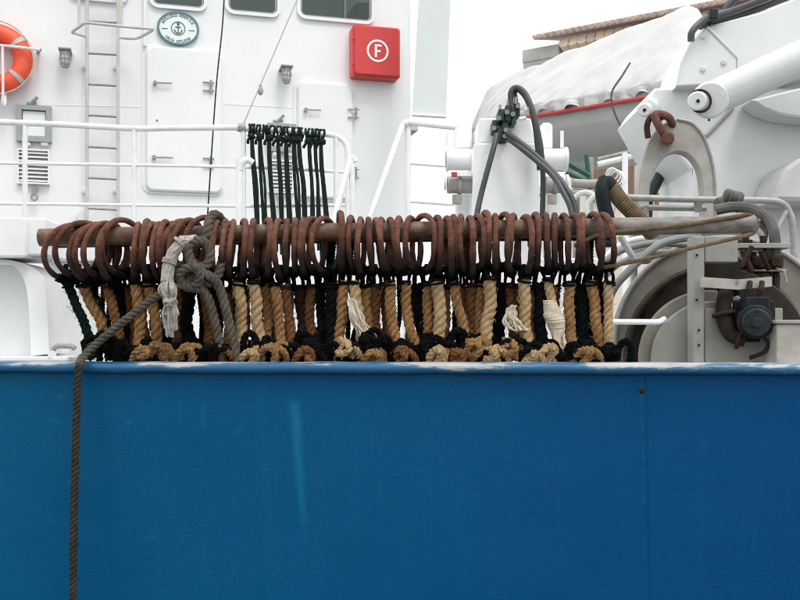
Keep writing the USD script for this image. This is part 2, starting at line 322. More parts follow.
# hull: blue paint with paler scuffs (mesh primvar) and a teal-to-navy reflection gradient painted in along x
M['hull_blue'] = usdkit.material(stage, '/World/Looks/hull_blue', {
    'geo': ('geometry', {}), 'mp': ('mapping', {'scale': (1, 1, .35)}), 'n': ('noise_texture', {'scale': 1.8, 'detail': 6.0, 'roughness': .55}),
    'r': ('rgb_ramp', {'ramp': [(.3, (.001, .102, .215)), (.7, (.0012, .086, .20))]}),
    'sx': ('separate_xyz', {}), 'fx': ('map_range', {'from_min': -1.4, 'from_max': 1.3, 'to_min': 0.0, 'to_max': 1.0, 'clamp': True}), 'refl': ('mix_color', {'blend_type': 'mix', 'b': (.0008, .062, .19)}),
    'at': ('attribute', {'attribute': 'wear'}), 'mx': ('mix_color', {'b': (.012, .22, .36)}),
    'mpf': ('mapping', {'scale': (1.0, 1.0, .12)}), 'nf': ('noise_texture', {'scale': 130.0, 'detail': 3.0}),
    'rf': ('rgb_ramp', {'ramp': [(.35, (.96, .96, .96)), (.65, (1.04, 1.04, 1.04))]}), 'ml': ('mix_color', {'blend_type': 'multiply', 'fac': 1.0, 'use_clamp': False}),
    'nr': ('noise_texture', {'scale': 5.0, 'detail': 5.0}), 'rr': ('map_range', {'from_min': .3, 'from_max': .7, 'to_min': .30, 'to_max': .44}),
    'nb': ('noise_texture', {'scale': 70.0, 'detail': 5.0}), 'b': ('bump', {'strength': .32, 'distance': .004}),
    'p': ('principled_bsdf', {'specular_ior_level': .22})},
    [('geo.position', 'mp.vector'), ('mp.vector', 'n.vector'), ('n.fac', 'r.fac'), ('r.color', 'refl.a'), ('geo.position', 'sx.vector'), ('sx.x', 'fx.value'), ('fx.result', 'refl.fac'), ('refl.result', 'mx.a'), ('at.fac', 'mx.fac'), ('geo.position', 'mpf.vector'), ('mpf.vector', 'nf.vector'), ('nf.fac', 'rf.fac'),
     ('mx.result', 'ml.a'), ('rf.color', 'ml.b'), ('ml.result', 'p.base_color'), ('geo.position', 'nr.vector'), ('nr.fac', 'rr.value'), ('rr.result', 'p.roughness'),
     ('geo.position', 'nb.vector'), ('nb.fac', 'b.height'), ('b.normal', 'p.normal')], surface='p.BSDF')
# cap rail: blue paint rubbed through to grey metal
M['cap_rail'] = usdkit.material(stage, '/World/Looks/cap_rail', {
    'geo': ('geometry', {}), 'mp': ('mapping', {'scale': (.55, 2.0, 3.0)}), 'n': ('noise_texture', {'scale': 5.0, 'detail': 8.0, 'roughness': .68}),
    'at': ('attribute', {'attribute': 'wear'}), 'ad': ('math', {'math_type': 'add'}),
    'r': ('rgb_ramp', {'ramp': [(.50, (.006, .078, .18)), (.57, (.05, .14, .22)), (.60, (.30, .31, .32)), (.74, (.42, .41, .40)), (.86, (.30, .25, .23))]}),
    'nb': ('noise_texture', {'scale': 60.0, 'detail': 5.0}), 'b': ('bump', {'strength': .5, 'distance': .004}),
    'p': ('principled_bsdf', {'roughness': .38})},
    [('geo.position', 'mp.vector'), ('mp.vector', 'n.vector'), ('n.fac', 'ad.value1'), ('at.fac', 'ad.value2'), ('ad.value', 'r.fac'), ('r.color', 'p.base_color'),
     ('geo.position', 'nb.vector'), ('nb.fac', 'b.height'), ('b.normal', 'p.normal')], surface='p.BSDF')
# the long bar: rusty brown on the left, worn to grey past the rings
M['bar_steel'] = usdkit.material(stage, '/World/Looks/bar_steel', {
    'geo': ('geometry', {}), 'mp': ('mapping', {'scale': (.6, 1, 1)}), 'n': ('noise_texture', {'scale': 30.0, 'detail': 6.0, 'roughness': .7}), 'sx': ('separate_xyz', {}),
    'rb': ('rgb_ramp', {'ramp': [(.34, (.045, .022, .012)), (.5, (.115, .060, .030)), (.66, (.20, .115, .062))]}),
    'rg': ('rgb_ramp', {'ramp': [(.34, (.085, .072, .058)), (.62, (.215, .20, .178))]}),
    'mr': ('map_range', {'from_min': .5, 'from_max': .78, 'to_min': 0.0, 'to_max': 1.0, 'clamp': True}), 'mx': ('mix_color', {}),
    'b': ('bump', {'strength': .5, 'distance': .004}), 'p': ('principled_bsdf', {'roughness': .55})},
    [('geo.position', 'mp.vector'), ('mp.vector', 'n.vector'), ('n.fac', 'rb.fac'), ('n.fac', 'rg.fac'), ('geo.position', 'sx.vector'), ('sx.x', 'mr.value'), ('mr.result', 'mx.fac'),
     ('rb.color', 'mx.a'), ('rg.color', 'mx.b'), ('mx.result', 'p.base_color'), ('n.fac', 'b.height'), ('b.normal', 'p.normal')], surface='p.BSDF')

def primvar(m, name, vals):
    UsdGeom.PrimvarsAPI(m).CreatePrimvar(name, Sdf.ValueTypeNames.FloatArray, 'vertex').Set(Vt.FloatArray.FromNumpy(np.asarray(vals, np.float32)))

# ------------------------------------------------------------------ setting: water, quay, deck
solo('water', box(-400, 400, -400, 600, -.6, 0.0), 'water', kind='structure')
solo('quay', box(-60, 60, -40, 1.9, -.55, .85, .03), 'asphalt', kind='structure')
solo('far_quay', box(-200, 200, 18, 300, -.5, 1.1), 'quay_stone', kind='structure')
solo('deck', box(-6, 6, 3.6, 15.4, 1.05, 1.2), 'deck_paint', kind='structure')

# ------------------------------------------------------------------ blue hull side with its cap rail
KX = (97 - CX) / F * 3.02
def hullY(x): return np.where(x > KX, 3.02 - .105 * (x - KX), 3.02 + .20 * (KX - x))
def hull_mesh():
    xs = np.unique(np.r_[np.linspace(-7, -1.5, 40), np.linspace(-1.5, 1.5, 420), np.linspace(1.5, 7, 40), KX, (643 - CX) / F * 2.84 + np.linspace(-.02, .07, 91)])
    zs = np.r_[np.linspace(2.37, 1.6, 170), np.linspace(1.58, -.3, 30)]
    X, Z = np.meshgrid(xs, zs); Y = hullY(X) + .18 * (2.37 - Z)
    q = np.stack([X * 1.6, Z * 1.6, 0 * X], -1)
    Y = Y + .012 * (meshkit.noise(q, 3) - .5) + .0035 * (meshkit.noise(q * 4, 9) - .5)
    sxx = (643 - CX) / F * 2.84
    sw_ = sxx + .06 * (2.37 - Z) + .0008 * np.sin(Z * 23); Y = Y - .0035 * np.exp(-((X - sw_) / .004) ** 2) * (.7 + .6 * meshkit.noise(np.stack([X * 0, Z * 60, 0 * X], -1), 4)) + .0025 * np.exp(-((X - sw_ - .009) / .004) ** 2)
    for fx_ in np.arange(-3.2, 3.3, .55): Y = Y - .0022 * np.exp(-((X - fx_ - .02 * np.sin(fx_ * 9)) / .03) ** 2)      # weld bead
    kx2 = KX + .0; Y = Y + .003 * np.exp(-((X - kx2) / .02) ** 2)
    # scuffs and runs of paler paint
    wear = np.zeros_like(X)
    def streak(px, py0, py1, w, a, lean=0.0):
        x0 = (px - CX) / F * 2.93; z0, z1 = CZ - (py0 - HY) / F * 2.93, CZ - (py1 - HY) / F * 2.93
        t = np.clip((z0 - Z) / (z0 - z1), 0, 1); xx = x0 + lean * t
        edge = 1 / (1 + np.exp(-(z0 - Z) / .006)) * 1 / (1 + np.exp(-(Z - z1) / .03))
        return a * np.exp(-(np.abs(X - xx) / (w * (1.1 - .4 * t))) ** 3) * edge * (.7 + .5 * meshkit.noise(np.stack([X * 90, Z * 14, 0 * X], -1), 5))
    wear += streak(293, 402, 528, .016, .40, .022) + streak(198, 403, 432, .010, .16) + streak(154, 385, 402, .010, .12, .02) + streak(174, 405, 425, .008, .10)
    wear += streak(779, 480, 494, .006, .16) + streak(379, 488, 492, .008, .3)
    wear += .25 * np.exp(-((X - sxx - .06 * (2.37 - Z) + .003) / .003) ** 2) * (meshkit.noise(np.stack([X * 0, Z * 45, 0 * X], -1), 2))
    for k in range(13):          # small knocks and scratches
        g = np.random.default_rng(1000 + k); cx_, cz_, ln, th_ = g.uniform(-1.3, 1.3), g.uniform(1.65, 2.33), g.uniform(.004, .05), g.uniform(-.5, .5)
        al, ac = (X - cx_) * math.cos(th_) + (Z - cz_) * math.sin(th_), -(X - cx_) * math.sin(th_) + (Z - cz_) * math.cos(th_)
        wear += g.uniform(.08, .28) * np.exp(-(al / ln) ** 4 - (ac / g.uniform(.0025, .005)) ** 2)
    for k in range(70):
        g = np.random.default_rng(k); wear += streak(g.uniform(0, 800), g.uniform(370, 560), 0 + g.uniform(575, 600), g.uniform(.002, .008), g.uniform(.0, .06), g.uniform(-.02, .02)) if k % 3 == 0 else 0
    nx, nz = len(xs), len(zs); v = np.stack([X, Y, Z], -1).reshape(-1, 3)
    i, j = np.meshgrid(np.arange(nz - 1), np.arange(nx - 1), indexing='ij'); a = (i * nx + j).ravel()
    f = np.vstack([np.c_[a, a + nx, a + nx + 1], np.c_[a, a + nx + 1, a + 1]])
    return trimesh.Trimesh(v, f, process=False), wear.ravel()
hull = thing('fishing_vessel_hull', 'blue painted hull side of the fishing vessel below the ropes', 'ship hull', (0, 3.0, 0))
hm, wear = hull_mesh()
pth = numbered(hull.path, 'hull_plate')
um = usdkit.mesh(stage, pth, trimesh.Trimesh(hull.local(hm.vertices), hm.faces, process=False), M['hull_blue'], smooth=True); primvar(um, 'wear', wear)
# inner face of the bulwark, stays
xs = np.linspace(-7, 7, 60)
inn = np.vstack([np.c_[xs, hullY(xs) + .06, np.full(60, 2.36)], np.c_[xs, hullY(xs) + .30, np.full(60, 1.2)]]); k = np.arange(59)
part('bulwark_lining', trimesh.Trimesh(inn, np.vstack([np.c_[k, k + 1, 61 + k], np.c_[k, 61 + k, 60 + k]]), process=False), 'white_paint', hull)
def cap_mesh():
    xs = np.unique(np.r_[np.linspace(-7, -1.6, 30), np.linspace(-1.6, 1.6, 330), np.linspace(1.6, 7, 30)])
    a = np.linspace(0, 2 * np.pi, 22, endpoint=False); hw, hh, e = .045, .0195, .62
    prof = np.stack([hw * np.sign(np.cos(a)) * np.abs(np.cos(a)) ** e, hh * np.sign(np.sin(a)) * np.abs(np.sin(a)) ** .8], 1)
    v = np.stack([np.repeat(xs[:, None], 22, 1), hullY(xs)[:, None] + .022 + prof[None, :, 0], np.full((len(xs), 1), 2.3785) + prof[None, :, 1]], -1)
    d = (meshkit.noise(v * 9, 4) - .5) * .004; v[..., 2] += d; v[..., 1] += (meshkit.noise(v * 11, 14) - .5) * .004
    w = -.075 + .13 * np.clip((v[..., 2] - 2.378) / .014, -1.2, 1) + .05 * (v[..., 0] > .55)
    n = len(xs); i = np.repeat(np.arange(n - 1), 22); j = np.tile(np.arange(22), n - 1); j2 = (j + 1) % 22
    A, B, C, D = i * 22 + j, i * 22 + j2, (i + 1) * 22 + j2, (i + 1) * 22 + j
    return trimesh.Trimesh(v.reshape(-1, 3), np.vstack([np.c_[A, C, B], np.c_[A, D, C]]), process=False), w.ravel()
cm, cw = cap_mesh()
pth = numbered(hull.path, 'cap_rail')
um = usdkit.mesh(stage, pth, trimesh.Trimesh(hull.local(cm.vertices), cm.faces, process=False), M['cap_rail'], smooth=True); primvar(um, 'wear', cw)
sp = P(643, 391, 2.80)
part('drain_stub', [torus(sp + [0, .012, 0], (0, 1, 0), .006, .004, 14, 6), cyl(sp + [0, .002, 0], sp + [0, .03, 0], .005, 10)], 'dark_iron', hull)

# ------------------------------------------------------------------ wheelhouse wall and what is fixed to it
AW, YC = math.radians(15), 9.9
CA, SA = math.cos(AW), math.sin(AW)
def U(px, n=0.0):
    d = (px - CX) / F; return (d * (YC - n * CA) - n * SA) / (CA - d * SA)
def depth_at(px, n=0.0): return YC + U(px, n) * SA - n * CA
def Z(px, py, n=0.0): return CZ - (py - HY) / F * depth_at(px, n)
def wl(m):
    v = m.vertices; return trimesh.Trimesh(np.stack([v[:, 0] * CA - v[:, 1] * SA, YC + v[:, 0] * SA + v[:, 1] * CA, v[:, 2]], 1), m.faces, process=False)
def wp(px, py, n=0.0):                 # wall-local (u, depth, z): depth is -n
    return np.array([U(px, n), -n, Z(px, py, n)])
def wworld(p): return np.array([p[0] * CA - p[1] * SA, YC + p[0] * SA + p[1] * CA, p[2]])
def wthing(name, label, cat, px, py, group=None): return thing(name, label, cat, wworld(wp(px, py)), AW, group)

house = thing('wheelhouse', 'white painted steel wheelhouse with windows and doors above the deck', 'wheelhouse', wworld((0, 0, 1.2)), AW)
uL, uR, zT, zB = U(-420), U(392), 7.5, 1.2
wins = [(68, 129, 5), (149, 207, 13), (225, 280, 19), (297, 374, 26)]
holes, wrects = [], []
for a, b, y in wins:
    x0, x1 = U(a), U(b); z0 = Z(b, y); r = rrect(x0 + .02, x1 - .02, z0 + .022, z0 + 1.0, .07); holes.append(r); wrects.append((x0, x1, z0))
wall_poly = sg.box(uL, zB, uR, zT)
for h in holes: wall_poly = wall_poly.difference(h)
wall = extrude(wall_poly, .05)
# rounded corner and the receding side wall
th = np.linspace(0, math.pi / 2, 12); R = .26
outer = np.c_[uR + R * np.sin(th), R * (1 - np.cos(th))]; outer = np.vstack([outer, [uR + R, 3.4]])
inner = np.c_[uR + (R - .05) * np.sin(th), .05 + (R - .05) * (1 - np.cos(th))]; inner = np.vstack([inner, [uR + R - .05, 3.4]])
corner = trimesh.creation.extrude_polygon(sg.Polygon(np.vstack([outer, inner[::-1]])), zT - zB, engine='earcut'); corner.apply_translation([0, 0, zB])
back_poly = sg.box(uL, zB, uR + R - .06, zT)
for a, b in ((-5.2, -4.0), (-3.8, -2.6), (-2.35, -1.15), (-1.1, -.45), (-.38, -.2)): back_poly = back_poly.difference(sg.box(a, 5.35, b, 6.9))
back = shift(extrude(back_poly, .05), [0, 3.36, 0])
part('wall', wl(join([wall, corner])), 'white_paint', house)
part('rear_wall', wl(back), 'room', house)
part('side_wall', wl(box(uL, uL + .05, .06, 3.3, zB, zT)), 'white_paint', house)
part('roof', wl(box(uL - .2, uR + .5, -.25, 3.6, zT, zT + .1)), 'white_paint', house)
part('wheelhouse_floor', wl(box(uL + .06, uR + .3, .06, 3.34, 4.7, 4.76)), 'room', house)
part('chair_back', wl(extrude(sg.Polygon([(-.86, 4.8), (-.30, 4.8), (-.27, 6.1), (-.38, 6.32), (-.75, 6.3), (-.88, 6.1)]).buffer(.06), .5)).apply_translation([.25, 1.2, 0]), 'brown_seat', house)
for (x0, x1, z0), h in zip(wrects, holes):
    fr = h.buffer(.02).difference(h.buffer(-.010))
    p_ = part('window', wl(shift(extrude(fr, .07), [0, -.03, 0])), 'white_gear', house)
    gk = h.buffer(-.013).difference(h.buffer(-.03))
    part('seal', wl(shift(extrude(gk, .03), [0, -.008, 0])), 'frame_grey', house, p_)
    part('pane', wl(shift(extrude(h.buffer(-.031), .008), [0, .006, 0])), 'window_glass', house, p_)
def door(px0, px1, py0, py1, handles, hinges, fn):
    d = soften(rrect(U(px0), U(px1), Z(px1, py1), Z(px0, py0), .07), .05, .016)
    dp = part('door', wl(shift(d, [0, -.05, 0])), 'white_paint', house)
    part('door_coaming', wl(shift(extrude(rrect(U(px0) - .035, U(px1) + .02, Z(px1, py1) - .025, Z(px0, py0) + .02, .09), .012), [0, -.011, 0])), 'white_paint', house)
    for a, b, y in handles:
        h0, h1 = wp(a, y, .085), wp(b, y + .6, .085)
        part('handle', wl(join([tube([h0, h1], .0085, 8), cyl(h0 + [0, .04, 0], h0 + [0, -.012, 0], .019, 12)])), 'galvanised', house, dp)
    for a, y in hinges:
        hs = []
        for dy in (0, 8): hs.append(tube([wp(a - 8, y + dy, .065), wp(a + 3, y + dy + .6, .065)], .008, 8))
        hs.append(tube([wp(a, y - 2, .07), wp(a, y + 11, .07)], .011, 8)); hs.append(cyl(wp(a, y + 4, .0), wp(a, y + 4, .08), .013, 8))
        part('hinge', wl(join(hs)), 'galvanised', house, dp)
    part('keyhole', wl(cyl(wp(px0 + 11, (py0 + py1) / 2, .048), wp(px0 + 11, (py0 + py1) / 2, .054), .012, 12)), 'frame_grey', house, dp) if fn else None
door(146, 222, 47, 194, [(155, 172, 82.5), (154, 173, 157)], [(211, 82), (211, 158)], True)
door(297, 352, 82, 200, [(306, 321, 109.5)], [(356, 109), (356, 169)], False)
# welded seam and conduit on the wall
part('pipe', wl(tube([wp(145, -120, .03), wp(145, 46, .03)], .018, 8)), 'white_paint', house)
part('weld_seam', wl(tube([wp(-60, 101, .0), wp(0, 104, .0), wp(140, 107, .0)], .004, 6)), 'white_paint', house)
part('weld_seam', wl(tube([wp(222, 104, .0), wp(296, 108, .0)], .004, 6)), 'white_paint', house)
part('pipe_stub', wl(cyl(wp(82, 216, 0), wp(82, 216, .1), .05, 12)), 'white_gear', house)

# overhanging wing bracket at the wheelhouse's right-hand corner
wing = thing('bridge_wing_bracket', 'pale grey steel wing bracket hanging beside the wheelhouse corner', 'bracket', P(430, 115, 9.0), 0)
poly = sg.Polygon([P(q, y, 9.0)[[0, 2]] for q, y in [(412, 114), (419, -10), (426, -130), (456, -130), (451, -10), (446, 116)]])
part('plate', shift(extrude(poly, .10), [0, 9.0, 0]), 'wing_paint', wing)
part('edge_flange', tube(PP([(412, 114.5, 8.99), (446, 116.5, 8.99)]), .014, 8), 'white_gear', wing)

# lifebuoy and its holder
lb = wthing('lifebuoy', 'orange ring lifebuoy with grey bands on the white wheelhouse wall', 'lifebuoy', -4, 58)
c = wp(-4, 58.5, .10); RB = U(33, .1) - U(-4, .1); rb = .085; Rm = RB - rb
a = np.linspace(0, 2 * np.pi, 72, endpoint=False); bd = np.linspace(0, 2 * np.pi, 20, endpoint=False)
tor = lambda th, rr, cl: tube(np.stack([c[0] + Rm * np.cos(th), np.full(len(th), c[1]), c[2] + Rm * np.sin(th)], 1), rr, 20, closed=cl)
part('ring_body', wl(tor(a, rb, True)), 'buoy_orange', lb)
for q in (38, 142, 218, 318): part('band', wl(tor(np.radians(np.linspace(q - 4.5, q + 4.5, 8)), rb + .004, False)), 'buoy_band', lb)
gl = []
for q0 in (38, 142, 218, 318):
    q1 = {38: 142, 142: 218, 218: 318, 318: 398}[q0]; qq = np.radians(np.linspace(q0, q1, 16)); sag = np.sin(np.linspace(0, np.pi, 16))
    gl.append(np.stack([c[0] + (Rm + rb + .005 - .035 * 0 + .01 * sag) * np.cos(qq), c[1] - .03 - .02 * sag, c[2] + (Rm + rb + .005 + .01 * sag) * np.sin(qq)], 1))
part('grab_line', wl(join([tube(g, .007, 6) for g in gl])), 'white_fibre', lb)
hd = wthing('lifebuoy_holder', 'thin white rod holder in front of the orange lifebuoy', 'holder', 4, 96)
part('rod', wl(tube(catmull([wp(-40, 45, .22), wp(0, 45.5, .22), wp(34, 49, .22), wp(40, 50, .22)], 6), .013, 8)), 'white_rail', hd)
part('rod', wl(tube(catmull([wp(2.5, 45, .22), wp(3, 95, .22), wp(2, 104, .2), wp(5, 104, .16), wp(5, 92, .1), wp(5, 92, 0)], 6), .012, 8)), 'white_rail', hd)
part('stay', wl(tube([wp(40, 50, .22), wp(38, 52, 0)], .016, 8)), 'galvanised', hd)

# caged bulkhead lamps
for px, py, lab in ((65, 49, 'caged bulkhead lamp between the lifebuoy and the ladder'), (286.5, 66, 'caged bulkhead lamp left of the red fire box')):
    t = wthing('bulkhead_lamp', lab, 'lamp', px, py)
    n0 = .14; c = wp(px, py + 2, n0); s = 1 / F * depth_at(px)
    part('hood', wl(join([box(c[0] - 6 * s, c[0] + 6 * s, -n0 - .06, -.0, c[2], c[2] + .018, .004), cyl(c + [0, 0, -.045], c + [0, 0, 0], .045, 16)])), 'galvanised', t)
    zz = np.linspace(0, 1, 8); part('glass', wl(tube(np.stack([np.full(8, c[0]), np.full(8, c[1]), c[2] - .045 - .095 * zz], 1), np.r_[.044 * np.sqrt(1.001 - zz[:-1] ** 4), .004], 14)), 'lamp_glass', t)
    cage = [torus(c + [0, 0, -.075], (0, 0, 1), .050, .0035, 20, 6)]
    for k in range(4):
        an = k * np.pi / 4; zz = np.linspace(-1, 1, 14); cage.append(tube(np.stack([c[0] + .047 * zz ** 1 * np.cos(an), c[1] + .047 * zz * np.sin(an), c[2] - .04 - .115 * np.sqrt(np.maximum(0, 1 - zz ** 4)) ], 1), .0035, 6))
    part('cage', wl(join(cage)), 'galvanised', t)

# ventilator boxes: frame with a flap above a louvred grille
def vent(x0, x1, yb0, yb1, yl0, yl1, lab):
    t = wthing('ventilator_box', lab, 'ventilator', (x0 + x1) / 2, yl1)
    s = depth_at(x0) / F
    o = sg.box(U(x0), Z(x0, yb1), U(x1), Z(x0, yb0)); i = sg.box(U(x0) + 5 * s, Z(x0, yb1) + 5 * s, U(x1) - 5 * s, Z(x0, yb0) - 4.5 * s)
    part('frame', wl(shift(extrude(o.difference(i), .07), [0, -.07, 0])), 'frame_grey', t)
    part('flap', wl(shift(soften(i.buffer(-.004), .03, .008), [0, -.045, 0])), 'white_paint', t)
    part('latch', wl(join([tube([wp((x0 + x1) / 2 - 4, yb0 - 2, .03), wp((x0 + x1) / 2 + 3, yb0 - 9, .06)], .016, 8), tube([wp((x0 + x1) / 2 - 8, yb0 - 3, .03), wp((x0 + x1) / 2 + 2, yb0 - 3, .03)], .014, 8)])), 'frame_grey', t)
    for q in (.3, .8):
        xx = x0 + (x1 - x0) * q; part('dog', wl(box(U(xx) - .035, U(xx) + .035, -.06, 0, Z(xx, yb1 + 5), Z(xx, yb1 + .5), .01)), 'white_gear', t)
    o = sg.box(U(x0 + .5), Z(x0, yl1), U(x1 - 2), Z(x0, yl0)); i = o.buffer(-1.6 * s, join_style=2)
    part('grille_frame', wl(shift(extrude(o.difference(i), .05), [0, -.05, 0])), 'white_gear', t)
    part('grille_back', wl(shift(extrude(i, .006), [0, -.007, 0])), 'frame_grey', t)
    b = i.bounds; n = 8
    for k in range(n):
        z0 = b[1] + (b[3] - b[1]) * (k + .15) / n; h = (b[3] - b[1]) / n
        sl = trimesh.Trimesh(*(lambda v: (v, trimesh.convex.convex_hull(v).faces))(np.array([[x, y, z] for x in (b[0], b[2]) for y, z in ((-.012, z0 + h * .62), (-.044, z0 + h * .05), (-.044, z0 + h * .22), (-.012, z0 + h * .80))])), process=False)
        sl = trimesh.convex.convex_hull(sl.vertices); part('slat', wl(sl), 'white_gear', t)
    xm = (x0 + x1) / 2
    part('drain_cock', wl(join([cyl(wp(xm, yl1 + 5, 0), wp(xm, yl1 + 5, .09), .03, 10), torus(wp(xm, yl1 + 13, .08), (0, 1, 0), .028, .009, 16, 6), tube([wp(xm, yl1 + 5, .08), wp(xm, yl1 + 10, .08)], .013, 8)])), 'galvanised', t)
vent(17, 52, 106, 142, 149, 184, 'grey framed ventilator flap with louvres under the lifebuoy')
vent(267, 295, 124, 152, 160, 193, 'louvred ventilator behind the row of hanging dark straps')

# wall ladder with a hoop
lad = wthing('wall_ladder', 'thin grey-white vertical ladder with hoop on the wheelhouse wall', 'ladder', 102, 216)
n = .14
for x in (87, 118): part('stile', wl(tube([wp(x, -160, n), wp(x, 218, n)], .0165, 8)), 'ladder_grey', lad)
for y in (-134, -103, -72, -41, -10, 21, 53, 84, 115, 146.5, 177.5, 208): part('rung', wl(tube([wp(87, y, n), wp(118, y + 1.7, n)], .013, 8)), 'galvanised', lad)
for y in (66, 190):
    for x in (87, 118): part('wall_stay', wl(tube([wp(x, y, n), wp(x - 3, y + 2, 0)], .022, 8)), 'white_rail', lad)
hp = [wp(85, 36, n), wp(77, 34, n + .1), wp(72.5, 32, n + .22), wp(79, 27, n + .36), wp(86, 23, n + .48), wp(100, 24, n + .5), wp(130, 27, n + .5), wp(148, 28.5, n + .46), wp(152.5, 30, n + .4), wp(145, 34.5, n + .25), wp(138, 38, n + .1), wp(131, 38.5, n + .03), wp(119, 37.5, n)]
part('hoop', wl(tube(catmull(hp, 5), .014, 8)), 'ladder_grey', lad)
for x, y, k in ((79, 27, .36), (121.5, 26, .5)): part('hoop_bar', wl(tube([wp(x, -160, n + k), wp(x, y, n + k)], .013, 8)), 'ladder_grey', lad)

# oval builder's plate
pl = wthing('oval_plaque', 'white oval builder plate with green rim and anchor emblem', 'plaque', 178, 46)
cx_, cz_ = (U(157) + U(199)) / 2, (Z(178, 12.5) + Z(178, 46)) / 2; ax, az = (U(199) - U(157)) / 2, (Z(178, 12.5) - Z(178, 46)) / 2
ell = lambda k, e=0: affinity.translate(affinity.scale(sg.Point(0, 0).buffer(1, quad_segs=24), ax * k + e, az * k + e), cx_, cz_)
part('rim', wl(shift(extrude(ell(1).difference(ell(.9)), .035), [0, -.035, 0])), 'plaque_green', pl)
part('face', wl(shift(extrude(ell(.905), .026), [0, -.026, 0])), 'plaque_face', pl)
def arc_text(txt, up, h, k):
    out = []; a0, a1 = (158, 22) if up else (226, 314)
    for i, ch in enumerate(txt):
        if ch == ' ': continue
        q = math.radians(a0 + (a1 - a0) * i / (len(txt) - 1)); m = meshkit.text_mesh(ch, h, .002)
        m.apply_translation([-m.bounds.mean(0)[0], -h / 2, 0])
        tx, tz = ax * k * math.cos(q), az * k * math.sin(q)
        nx_, nz_ = math.cos(q) / ax, math.sin(q) / az; rot = math.atan2(nz_, nx_) - (math.pi / 2 if up else -math.pi / 2)
        v = m.vertices; x, y = v[:, 0] * math.cos(rot) - v[:, 1] * math.sin(rot), v[:, 0] * math.sin(rot) + v[:, 1] * math.cos(rot)
        out.append(trimesh.Trimesh(np.stack([cx_ + tx + x, -.0265 - v[:, 2], cz_ + tz + y], 1), m.faces[:, ::-1], process=False))
    return join(out)
part('lettering', wl(arc_text('ASTILLEROS ARMON S.A.', True, .027, .77)), 'plaque_ink', pl)
part('lettering', wl(arc_text('NAVIA ASTURIAS', False, .027, .77)), 'plaque_ink', pl)
y_ = -.0285
em = [torus((cx_, y_, cz_), (0, 1, 0), .064, .0035, 40, 6), tube([(cx_, y_, cz_ + .045), (cx_, y_, cz_ - .045)], .005, 6), tube([(cx_ - .026, y_, cz_ + .012), (cx_ + .026, y_, cz_ + .012)], .0045, 6),
      tube(catmull([(cx_ - .038, y_, cz_ - .012), (cx_ - .022, y_, cz_ - .04), (cx_, y_, cz_ - .048), (cx_ + .022, y_, cz_ - .04), (cx_ + .038, y_, cz_ - .012)], 6), .005, 6), torus((cx_, y_, cz_ + .046), (0, 1, 0), .011, .004, 14, 6)]
part('anchor_emblem', wl(join(em)), 'plaque_ink', pl)
for sgn in (-1, 1): part('dash', wl(tube([(cx_ + sgn * .1, y_, cz_ - .01), (cx_ + sgn * .155, y_, cz_ - .012)], .003, 6)), 'plaque_ink', pl)

# red fire equipment box with an F in a ring
fb = wthing('fire_equipment_box', 'red box marked with white letter F at the wheelhouse corner', 'fire box', 375, 76)
nb = .17; b0, b1, z0, z1 = U(353, nb), U(400.5, nb), Z(353, 75, nb), Z(353, 23.5, nb)
body = soften(rrect(b0, b1, z0, z1, .03), .16, .012); part('body', wl(shift(body, [0, -.16, 0])), 'fire_red', fb)
lid = soften(rrect(b0 + .012, b1 - .012, z0 + .012, z1 - .012, .035), .024, .010); lp = part('lid', wl(shift(lid, [0, -.183, 0])), 'fire_red', fb)
fc = ((b0 + b1) / 2 + .005, (z0 + z1) / 2); cir = sg.Point(*fc).buffer(.113, quad_segs=24).difference(sg.Point(*fc).buffer(.093, quad_segs=24))
part('ring_mark', wl(shift(extrude(cir, .003), [0, -.186, 0])), 'white_print', fb, lp)
fm = sg.box(-.030, -.065, -.008, .065).union(sg.box(-.030, .045, .042, .065)).union(sg.box(-.030, -.012, .030, .008)); part('letter_mark', wl(shift(extrude(affinity.translate(fm, *fc), .003), [0, -.186, 0])), 'white_print', fb, lp)
for q in (.25, .75): part('hinge', wl(cyl((b0 + .004, -.17, z0 + (z1 - z0) * q - .03), (b0 + .004, -.17, z0 + (z1 - z0) * q + .03), .012, 10)), 'fire_red', fb)

# stay wires
solo('black_cable', tube(catmull(PP([(226, -140, 8.2), (224, 0, 8.0), (216, 90, 7.8), (207, 225, 7.6), (203, 300, 7.5)]), 10), .0062, 6), 'black_rubber', 'thin black cable running down past the white door', 'cable')
sw = thing('stay_line', 'thin pale line with small block slanting down to the guard rail', 'line', P(243, 126, 7.2))
part('line', tube(PP([(330, -80, 7.9), (297, 0, 7.6), (243.5, 124, 7.15)]), .0045, 6), 'galvanised', sw)
pb = P(260.5, 91, 7.28); part('block', join([trimesh.Trimesh((trimesh.creation.icosphere(2, 1).vertices * [.022, .014, .034]) + pb, trimesh.creation.icosphere(2, 1).faces, process=False), torus(pb + [0, 0, .035], (0, 1, 0), .01, .004, 12, 6)]), 'steel', sw)

